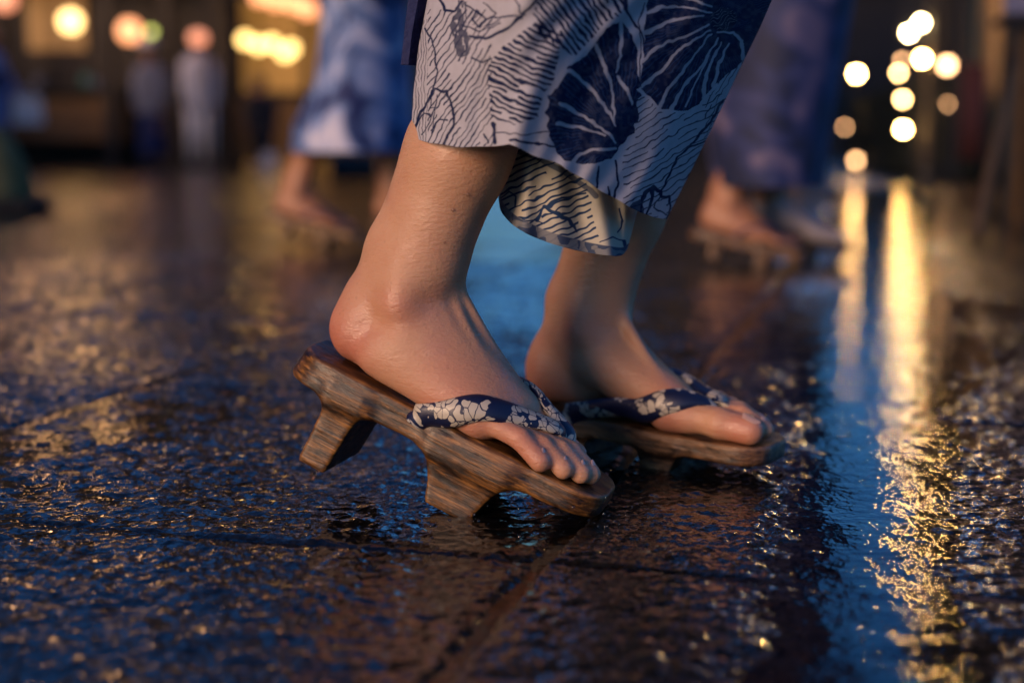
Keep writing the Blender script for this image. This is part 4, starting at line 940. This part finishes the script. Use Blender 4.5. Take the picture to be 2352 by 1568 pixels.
b = MB(); b.tube([(-.08, .0, .19), (-.06, 0, .25), (.06, 0, .25), (.08, 0, .19)], .008, 6); b.build('handle', M_black, t)

# ---------------------------------------------------------------- shop on the left
YS = 20.0
sx0, sx1 = X_at(-420, YS), X_at(520, YS)
shop = thing('shop_house', 'dark timber shop house with a brown counter and a row of paper lanterns', 'building', ((sx0+sx1)/2, YS, 0))
ox = (sx0+sx1)/2
def pbox(name, x0, x1, y0, y1, z0, z1, m, par, ox, oy):
    b = MB(); b.box(((x0+x1)/2-ox, (y0+y1)/2-oy, (z0+z1)/2), (x1-x0, y1-y0, z1-z0)); return b.build(name, m, par)
pbox('wall', sx0, sx1, YS+.9, YS+6, 0, 6.2, M_darkwood, shop, ox, YS)
# counter front in planks
n = 26
for q in range(n):
    xa = sx0+.4+(X_at(300, YS)-sx0-.4)*q/n; xb = sx0+.4+(X_at(300, YS)-sx0-.4)*(q+1)/n
    pbox('plank', xa+.006, xb-.006, YS+.25, YS+.29+.006*(q % 2), .33, 1.0, M_brown, shop, ox, YS)
pbox('counter_top', sx0+.35, X_at(300, YS)+.05, YS+.1, YS+.8, 1.0, 1.05, M_darkwood, shop, ox, YS)
for px_ in (-400, -260, -120, 20, 268, 400, 515):
    pbox('post', X_at(px_, YS)-.07, X_at(px_, YS)+.07, YS+.05, YS+.21, .0, 2.6, M_darkwood, shop, ox, YS)
pbox('lintel', sx0, sx1, YS+.03, YS+.23, 2.6, 2.85, M_darkwood, shop, ox, YS)
for px_ in (50, 84, 118, 152, -120, -84, -50):
    f = pbox('shoji_panel', X_at(px_, YS), X_at(px_+31, YS), YS+.84, YS+.88, 1.62, 2.5, M_shoji, shop, ox, YS)
for px_, c_, hh in ((95, M_grey, .16), (118, M_black, .2), (205, mat('teal_glass', (.02, .12, .10), .3), .2), (225, M_grey, .14), (-60, M_grey, .2)):
    t = thing('jar', 'small ' + {95: 'grey jar', 118: 'black pot', 205: 'teal glass jar', 225: 'short grey pot', -60: 'grey crock'}[px_] + ' standing on the shop counter', 'jar', (X_at(px_, YS), YS+.4, 1.05))
    b = MB(); b.lathe([(.06, 0), (.09, hh*.3), (.09, hh*.8), (.05, hh), (.055, hh+.02)]); b.build('jar_body', c_, t, True)
    b = MB(); b.lathe([(.06, hh+.021), (.06, hh+.04), (.015, hh+.06)]); b.build('lid', M_darkwood, t, True)
# upper storey with windows and tiled eaves
for k in range(5):
    xc = sx0+1.0+k*1.45; w_ = pbox('window', xc-.45, xc+.45, YS+.82, YS+.90, 3.7, 4.9, M_darkwood, shop, ox, YS)
    for q in range(4):
        b = MB(); b.box((xc-.33+.22*q-ox, .80, 4.3), (.19, .03, 1.05)); b.build('pane', M_metal, w_)
def eave(par, x0, x1, y, z, dep, ox, oy, m=M_roof):
    nn = int((x1-x0)/.3)
    for q in range(nn):
        xa = x0+(x1-x0)*q/nn; b = MB(); wd = (x1-x0)/nn
        for r in range(3):
            yy = y-dep/2+dep*(r+.5)/3; b.box((xa+wd/2-ox, yy-oy, z+.12+r*.12+.012*(q % 2)), (wd*.96, dep/3*1.12, .05), 0, 1, R_(16))
        b.build('roof_tile', m, par)
eave(shop, sx0-.3, sx1+.3, YS+.2, 2.95, 1.5, ox, YS); eave(shop, sx0-.3, sx1+.3, YS+.6, 6.2, 1.5, ox, YS)
b = MB(); b.loft([[(sx0-.3-ox, .2, 6.3), (sx0-.3-ox, 6.4, 6.3), (sx0-.3-ox, 3.2, 7.8)], [(sx1+.3-ox, .2, 6.3), (sx1+.3-ox, 6.4, 6.3), (sx1+.3-ox, 3.2, 7.8)]]); b.f += [(0, 1, 2), (5, 4, 3)]; b.build('roof', M_roof, shop)
# lit stall to its right
tx0, tx1 = X_at(530, 19.2), X_at(905, 19.2); oxs = (tx0+tx1)/2
stall = thing('market_stall', 'lit food stall with yellow bulbs under a dark sloping canopy', 'stall', (oxs, 19.2, 0))
pbox('back_wall', tx0, tx1, 20.6, 20.7, 0, 2.4, M_interior, stall, oxs, 19.2)
for q in range(14):
    xa = tx0+(tx1-tx0)*q/14; pbox('plank', xa+.005, xa+(tx1-tx0)/14-.005, 19.2, 19.24+.005*(q % 2), .05, .92, M_brown, stall, oxs, 19.2)
pbox('counter_top', tx0-.05, tx1+.05, 19.1, 19.8, .92, .97, M_darkwood, stall, oxs, 19.2)
for xa in (tx0, oxs, tx1): pbox('post', xa-.05, xa+.05, 19.12, 19.22, 0, 2.3, M_darkwood, stall, oxs, 19.2)
b = MB(); b.loft([[(tx0-.3-oxs, -1.3, 2.2), (tx0-.3-oxs, 1.6, 3.0), (tx0-.3-oxs, 1.6, 3.08), (tx0-.3-oxs, -1.3, 2.28)], [(tx1+.3-oxs, -1.3, 1.72), (tx1+.3-oxs, 1.6, 2.5), (tx1+.3-oxs, 1.6, 2.58), (tx1+.3-oxs, -1.3, 1.8)]]); b.f += [(0, 1, 2, 3), (7, 6, 5, 4)]; b.build('canopy', M_black, stall)
# taller neighbour behind the stall and a middle block
def block(label, x0, x1, y, dep, hgt, m, nwin, lit=0, group=None, mw=None):
    oxx = (x0+x1)/2; t = thing('town_house', label, 'building', (oxx, y, 0), 0, group)
    pbox('wall', x0, x1, y, y+dep, 0, hgt, m, t, oxx, y)
    for fl_ in range(int(hgt//2.8)):
        for k in range(nwin):
            xc = x0+(x1-x0)*(k+.5)/nwin; w_ = (x1-x0)/nwin*.5; z0 = .9+fl_*2.7
            f = pbox('window', xc-w_/2, xc+w_/2, y-.05, y+.02, z0, z0+1.3, M_darkwood, t, oxx, y)
            for q in (0, 1):
                b = MB(); b.box((xc-w_/4+q*w_/2-oxx, -.065, z0+.65), (w_/2*.84, .02, 1.15)); b.build('pane', mw if (mw and (fl_+k) % 3 == 0) else M_metal, f)
    eave(t, x0-.2, x1+.2, y+.1, hgt, 1.0, oxx, y)
    b = MB(); b.loft([[(xx-oxx, .1, hgt+.3), (xx-oxx, dep+.2, hgt+.3), (xx-oxx, dep/2, hgt+1.3)] for xx in (x0-.2, x1+.2)]); b.f += [(0, 1, 2), (5, 4, 3)]; b.build('roof', M_roof, t)
    return t
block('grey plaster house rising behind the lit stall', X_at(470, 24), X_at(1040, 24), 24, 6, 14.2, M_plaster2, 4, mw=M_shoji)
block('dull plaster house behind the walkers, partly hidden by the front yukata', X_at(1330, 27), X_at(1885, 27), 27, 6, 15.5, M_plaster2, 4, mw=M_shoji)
for _k, (_y, _h, _nm) in enumerate(((-1.4, 9.5, 'nearest'), (4.6, 2.9, 'second'), (10.6, 1.9, 'low shed at the far end'))):  # unseen row added on the left to block the sun from the background
    _t = block(f'timber house added at left to shade the background, {_nm}', -5.8, 0, 0, 5, _h, M_darkwood, 3, group='unseen town houses added on the left to shade the street', mw=M_shoji)
    _t.location = (-7.6-.3*_k, _y+2.9, 0); _t.rotation_euler = (0, 0, R_(90))
block('dark timber house at the far left of the street', X_at(-1300, 22), X_at(-440, 22), 22, 6, 11.5, M_darkwood, 4)

# ---------------------------------------------------------------- lanterns on the left
def paper_lantern(label, px, py, Y, r, m, top, group='paper lanterns along the shop eaves', sq=1.05):
    z = Z_at(py, Y); t = thing('paper_lantern', label, 'lantern', (X_at(px, Y), Y, z), 0, group)
    pr = []
    for i in range(25):
        a = -math.pi/2+math.pi*(.12+.76*i/24); pr.append((r*math.cos(a)*(1+.03*(i % 2)), r*sq*math.sin(a)))
    b = MB(); b.lathe(pr, seg=18); b.build('paper_shade', m, t, True)
    zt = pr[-1][1]
    for z0 in (zt, -zt-.018):
        b = MB(); b.lathe([(r*.42, z0), (r*.42, z0+.018)], seg=14); b.build('end_ring', M_black, t)
    b = MB(); b.tube([(0, 0, zt+.018), (0, 0, max(top-z, zt+.06))], .006, 6); b.build('cord', M_black, t)
    return t
paper_lantern('pale pink paper lantern at the top left corner', 46, -2, 18.6, .15, M_paper_p, 2.9)
paper_lantern('brightest yellow paper lantern hanging over the shop counter', 192, 50, 18.6, .13, M_paper_y, 2.9)
paper_lantern('bright lantern hung high on a long cord, left one of the upper pair', 95, -205, 18.0, .16, M_paper_hi, 6.1, 'lanterns hung high before the shop')
paper_lantern('bright lantern hung high on a long cord, right one of the upper pair', 232, -165, 18.0, .16, M_paper_hi, 6.1, 'lanterns hung high before the shop')
paper_lantern('orange paper lantern beside the shop post, above the woman in the hat', 323, 72, 18.6, .14, M_paper_o, 2.9)
paper_lantern('smaller orange lantern directly above the person in white', 475, 88, 16.9, .10, M_paper_p, 2.9, sq=.85)
t = thing('round_lamp', 'small dim greenish glass lamp next to the orange lantern', 'lamp', (X_at(370, 19.4), 19.4, Z_at(74, 19.4)))
MB().sphere((0, 0, 0), .05, 14).build('globe', M_green, t, True); MB().tube([(0, 0, .05), (0, 0, 2.9-Z_at(74, 19.4))], .005, 6).build('cord', M_black, t)
for px, py, nm in ((580, 92, 'leftmost'), (610, 104, 'second'), (640, 100, 'middle'), (668, 122, 'fourth'), (682, 112, 'rightmost')):
    z = Z_at(py, 18.9); t = thing('pendant_bulb', f'yellow glowing bulb inside the lit stall, {nm} of the lower row', 'light bulb', (X_at(px, 18.9), 18.9, z), 0, 'bulbs in the lit stall')
    MB().sphere((0, 0, 0), .085, 14).build('glass', M_bulb_s if False else M_bulb_y, t, True); MB().lathe([(.03, .08), (.03, .14), (.012, .16)]).build('socket', M_black, t, True)
    MB().tube([(0, 0, .16), (0, 0, max(.2, 2.05-z))], .005, 6).build('cord', M_black, t)
for px, py, nm in ((615, -8, 'leftmost'), (652, 2, 'second'), (690, 8, 'third'), (722, 22, 'rightmost')):
    paper_lantern(f'peach paper lantern strung above the stall canopy, {nm} of the four', px, py, 17.4, .10, M_paper_o, Z_at(py, 17.4)+.3, 'peach lanterns above the stall canopy')
t = thing('lantern_pole', 'thin horizontal bamboo pole carrying the peach lanterns above the stall', 'pole', (X_at(660, 17.4), 17.4, 0))
MB().tube([(-.9, 0, Z_at(-8, 17.4)+.33), (.7, 0, Z_at(20, 17.4)+.30)], .02, 8).build('crossbar', M_brown, t)
for xx in (-.88, .68): MB().tube([(xx, 0, 0), (xx, 0, Z_at(0, 17.4)+.36)], .022, 8).build('upright', M_darkwood, t)

# ---------------------------------------------------------------- right side: shopfront, hedge, lamps
YR = 12.0; rx0, rx1 = X_at(2118, YR), X_at(3500, YR); oxr = rx0
rs = thing('shop_building', 'tall shop building on the right with timber posts and a beige curtain', 'building', (oxr, YR, 0), -.31)
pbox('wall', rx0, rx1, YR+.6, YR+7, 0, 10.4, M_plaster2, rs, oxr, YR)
for px_ in (2122, 2185, 2292, 2420, 2560, 2760, 3000, 3250): pbox('post', X_at(px_, YR)-.05, X_at(px_, YR)+.05, YR+.02, YR+.14, 0, 2.6, M_darkwood, rs, oxr, YR)
pbox('lintel', rx0, rx1, YR+.0, YR+.16, 2.6, 2.8, M_darkwood, rs, oxr, YR)
M_beige = mat('beige_curtain', (.55, .36, .18), .85, (.62, .42, .22), 3, bump=.3, bscale=12, stretch=(6, 6, .3))
for q, (a0, a1) in enumerate(((2196, 2230), (2232, 2262))):
    rows = []
    for z in (.05, 1.2, 2.6): rows.append([(X_at(a0+(a1-a0)*i/12, YR)-oxr, .30+.02*math.sin(i*1.7+q), z) for i in range(13)])
    b = MB(); b.loft(rows, close=False); o = b.build('curtain', M_beige, rs, True); o.modifiers.new('s', 'SOLIDIFY').thickness = .006
for q in range(10):
    xa = X_at(2296+q*22, YR); pbox('plank', xa+.004, xa+.076, YR+.3, YR+.33, .02, 2.55, M_darkwood, rs, oxr, YR)
for k in range(8):
    xc = rx0+.9+(k % 4)*1.3; zf = 3.2*(k//4); w_ = pbox('window', xc-.4, xc+.4, YR+.53, YR+.62, 3.7+zf, 4.9+zf, M_darkwood, rs, oxr, YR)
    for q in (0, 1):
        b = MB(); b.box((xc-.19+.38*q-oxr, .51, 4.3+zf), (.34, .02, 1.06)); b.build('pane', M_metal, w_)
eave(rs, rx0-.15, rx1, YR+.1, 2.9, 1.2, oxr, YR); eave(rs, rx0-.15, rx1, YR+.4, 10.4, 1.2, oxr, YR)
# red banner
t = thing('banner', 'narrow dull red banner on a pole before the right shop', 'banner', (X_at(2178, 11.4), 11.4, 0))
MB().tube([(0, 0, 0), (0, 0, 1.9)], .012, 8).build('pole', M_metal, t); MB().tube([(0, 0, 1.85), (.22, 0, 1.85)], .008, 6).build('crossbar', M_metal, t)
rows = [[(.0+.02+.2*i/6, .01*math.sin(i+z*5), z) for i in range(7)] for z in (.15, .5, .9)]; b = MB(); b.loft(rows, close=False)
o = b.build('cloth', mat('red_cloth', (.06, .012, .010), .8), t, True); o.modifiers.new('s', 'SOLIDIFY').thickness = .003
# hedge: leafy clipped row
def hedge():
    t = thing('hedge', 'low dark clipped hedge running away along the right side of the street', 'hedge', (3.85, 15.4, 0))
    p0, p1 = np.array([3.28, 11.7]), np.array([4.45, 19.2]); d = p1-p0; L = np.linalg.norm(d); d /= L; nn = np.array([d[1], -d[0]])
    V, Q = [], []
    for i in range(9000):
        s = random.random()*L; a = random.random(); side = random.random()
        o_, z = (random.choice((0, .5)), random.random()*.78) if side < .7 else (random.random()*.5, .78)
        q = p0+d*s+nn*(o_+random.gauss(0, .02)); z = z+random.gauss(0, .025)*(1 if side < .7 else 1.2); z = max(.03, z)
        c = np.array([q[0]-3.85, q[1]-15.4, z]); A = rng.normal(size=3); A /= np.linalg.norm(A); B = np.cross(A, rng.normal(size=3)); B /= np.linalg.norm(B); r = .03
        n0 = len(V); V += [c-A*r, c+B*r*.6, c+A*r, c-B*r*.6]; Q.append((n0, n0+1, n0+2, n0+3))
    o = link('leaves', fast_mesh('leaves', V, Q, False), M_hedge, t); o['kind'] = 'stuff'
    b = MB(); m_ = (p0+p1)/2+nn*.25; b.box((m_[0]-3.85, m_[1]-15.4, .37), (.42, L, .72), -math.atan2(d[0], d[1])); b.build('inner_branches', mat('hedge_core', (.008, .010, .006), .9), t)
hedge()
M_b1 = emis('lamp_white', (1, .74, .34), 85); M_b2 = emis('lamp_warm', (1, .55, .16), 130); M_b3 = emis('lamp_amber', (1, .58, .20), 32)
M_b4 = emis('lamp_dim', (1, .50, .22), 11)
YL = 11.2
post = thing('lamp_post', 'timber post with a bracket that carries the vertical string of globe lamps', 'post', (X_at(2118, YL), YL+.05, 0))
MB().tube([(0, 0, 0), (0, 0, 2.6)], [.05, .04], 10).build('shaft', M_darkwood, post); MB().tube([(0, 0, 2.45), (-.5, -.05, 2.5)], .025, 8).build('bracket', M_darkwood, post)
MB().lathe([(.11, 0), (.11, .05), (.06, .08)]).build('foot', M_metal, post)
def globe(label, px, py, Y, r, m, hang=None, stand=False, group='glowing globe lamps at the end of the street'):
    z = Z_at(py, Y); t = thing('globe_lamp', label, 'lamp', (X_at(px, Y), Y, z), 0, group)
    MB().sphere((0, 0, 0), r, 14).build('globe', m, t, True)
    MB().lathe([(r*.6, r*.8), (r*.6, r*1.3), (r*.2, r*1.5)], seg=12).build('cap', M_metal, t)
    if hang: MB().tube([(0, 0, r*1.4), (0, 0, max(hang-z, r*2))], .004, 6).build('cord', M_metal, t)
    else: MB().tube([(0, 0, -z), (0, 0, -r*.9)], .012, 8).build('stem', M_metal, t)
    return t
globe('white globe lamp, upper right of the brightest pair', 2088, 53, YL, .023, M_b1, 2.5)
globe('white globe lamp, lower left of the brightest pair', 2062, 76, YL, .023, M_b1, 2.5)
globe('large warm globe lamp just below the white pair', 2094, 135, YL, .026, M_b2, 2.5)
globe('yellow globe lamp, top of the vertical string of three', 2042, 168, YL, .020, M_b3, 2.5)
globe('yellow globe lamp, middle of the vertical string of three', 2053, 228, YL, .023, M_b3, 2.5)
globe('bright globe lamp, bottom of the vertical string of three', 2057, 297, YL, .024, M_b2, 2.5)
globe('bright warm globe lamp alone on its stem, left of the others', 1948, 170, 16.5, .034, M_b2)
globe('faint peach globe lamp half hidden behind the yellow one', 2050, 140, 14, .025, M_b4, 2.5)
globe('dim peach lamp low over the end of the pavement', 1953, 368, 15.5, .032, M_b4)
globe('faint lamp against the hedge, left of the string', 1925, 292, 16.5, .02, M_b4)
globe('tall soft peach lamp in front of the right shop post', 2150, 150, 11.5, .045, M_b4)
globe('small faint peach lamp below the soft lamp by the shop post', 2152, 240, 11.6, .02, M_b4)
for _px, _py, _nm in ((2085, -300, 'lowest'), (2120, -430, 'middle'), (2165, -560, 'highest')):
    globe(f'warm globe lamp on a tall stem before the right shop, {_nm} of three', _px, _py, 11.3, .036, M_b2, None, group='tall lamps before the right shop')
t = thing('cable', 'thin wire across the street from which the globe lamps hang', 'cable', (X_at(2060, YL), YL, 2.5))
MB().tube([(-.75, 0, .12), (-.3, 0, .0), (.1, 0, -.0), (.35, .0, .1)], .006, 6).build('wire', M_metal, t); 
MB().tube([(-.76, 0, -2.5), (-.75, 0, .2)], .03, 8).build('pole', M_darkwood, t)
# far end of the street, low so that the evening sky opens above
block('low distant house closing the end of the street', X_at(1800, 48), X_at(2240, 48), 48, 6, 5.4, M_plaster2, 6, mw=M_shoji)
# easel sign at the right edge
t = thing('easel', 'dark wooden easel with slanted legs holding a pale board at the right edge', 'easel', (X_at(2330, 4.0), 4.0, 0))
ex = X_at(2330, 4.0)
def P_(px, py, Y): p = at_y(px, py, Y); return (p[0]-ex, p[1]-4.0, p[2])
g0 = at_z(2240, 548, .01); MB().tube([(g0[0]-ex, g0[1]-4.0, .012), P_(2352, 50, 4.15), P_(2375, -120, 4.2)], [.016, .014, .013], 8).build('leg', M_brown, t)
g1 = at_z(2338, 508, .01); MB().tube([(g1[0]-ex, g1[1]-4.0, .012), P_(2352, 200, 4.45), P_(2385, -120, 4.3)], [.016, .014, .013], 8).build('leg', M_brown, t)
g2 = at_z(2560, 552, .01); MB().tube([(g2[0]-ex, g2[1]-4.0, .012), P_(2430, 50, 4.15), P_(2400, -120, 4.2)], [.016, .014, .013], 8).build('leg', M_brown, t)
b = MB(); c = P_(2400, -60, 4.12); b.box((c[0]+.02, c[1]-.03, c[2]+.06), (.30, .02, .36), 0, 1, R_(-10)); b.build('board', mat('pale_pink_board', (.5, .36, .36), .7), t)
b = MB(); b.box((c[0]+.02, c[1]-.045, c[2]-.14), (.34, .06, .02)); b.build('ledge', M_darkwood, t)
print('slabs', nslab, 'objects', len(bpy.data.objects), 'tris', sum(len(o.data.polygons) for o in bpy.data.objects if o.type == 'MESH')*2)
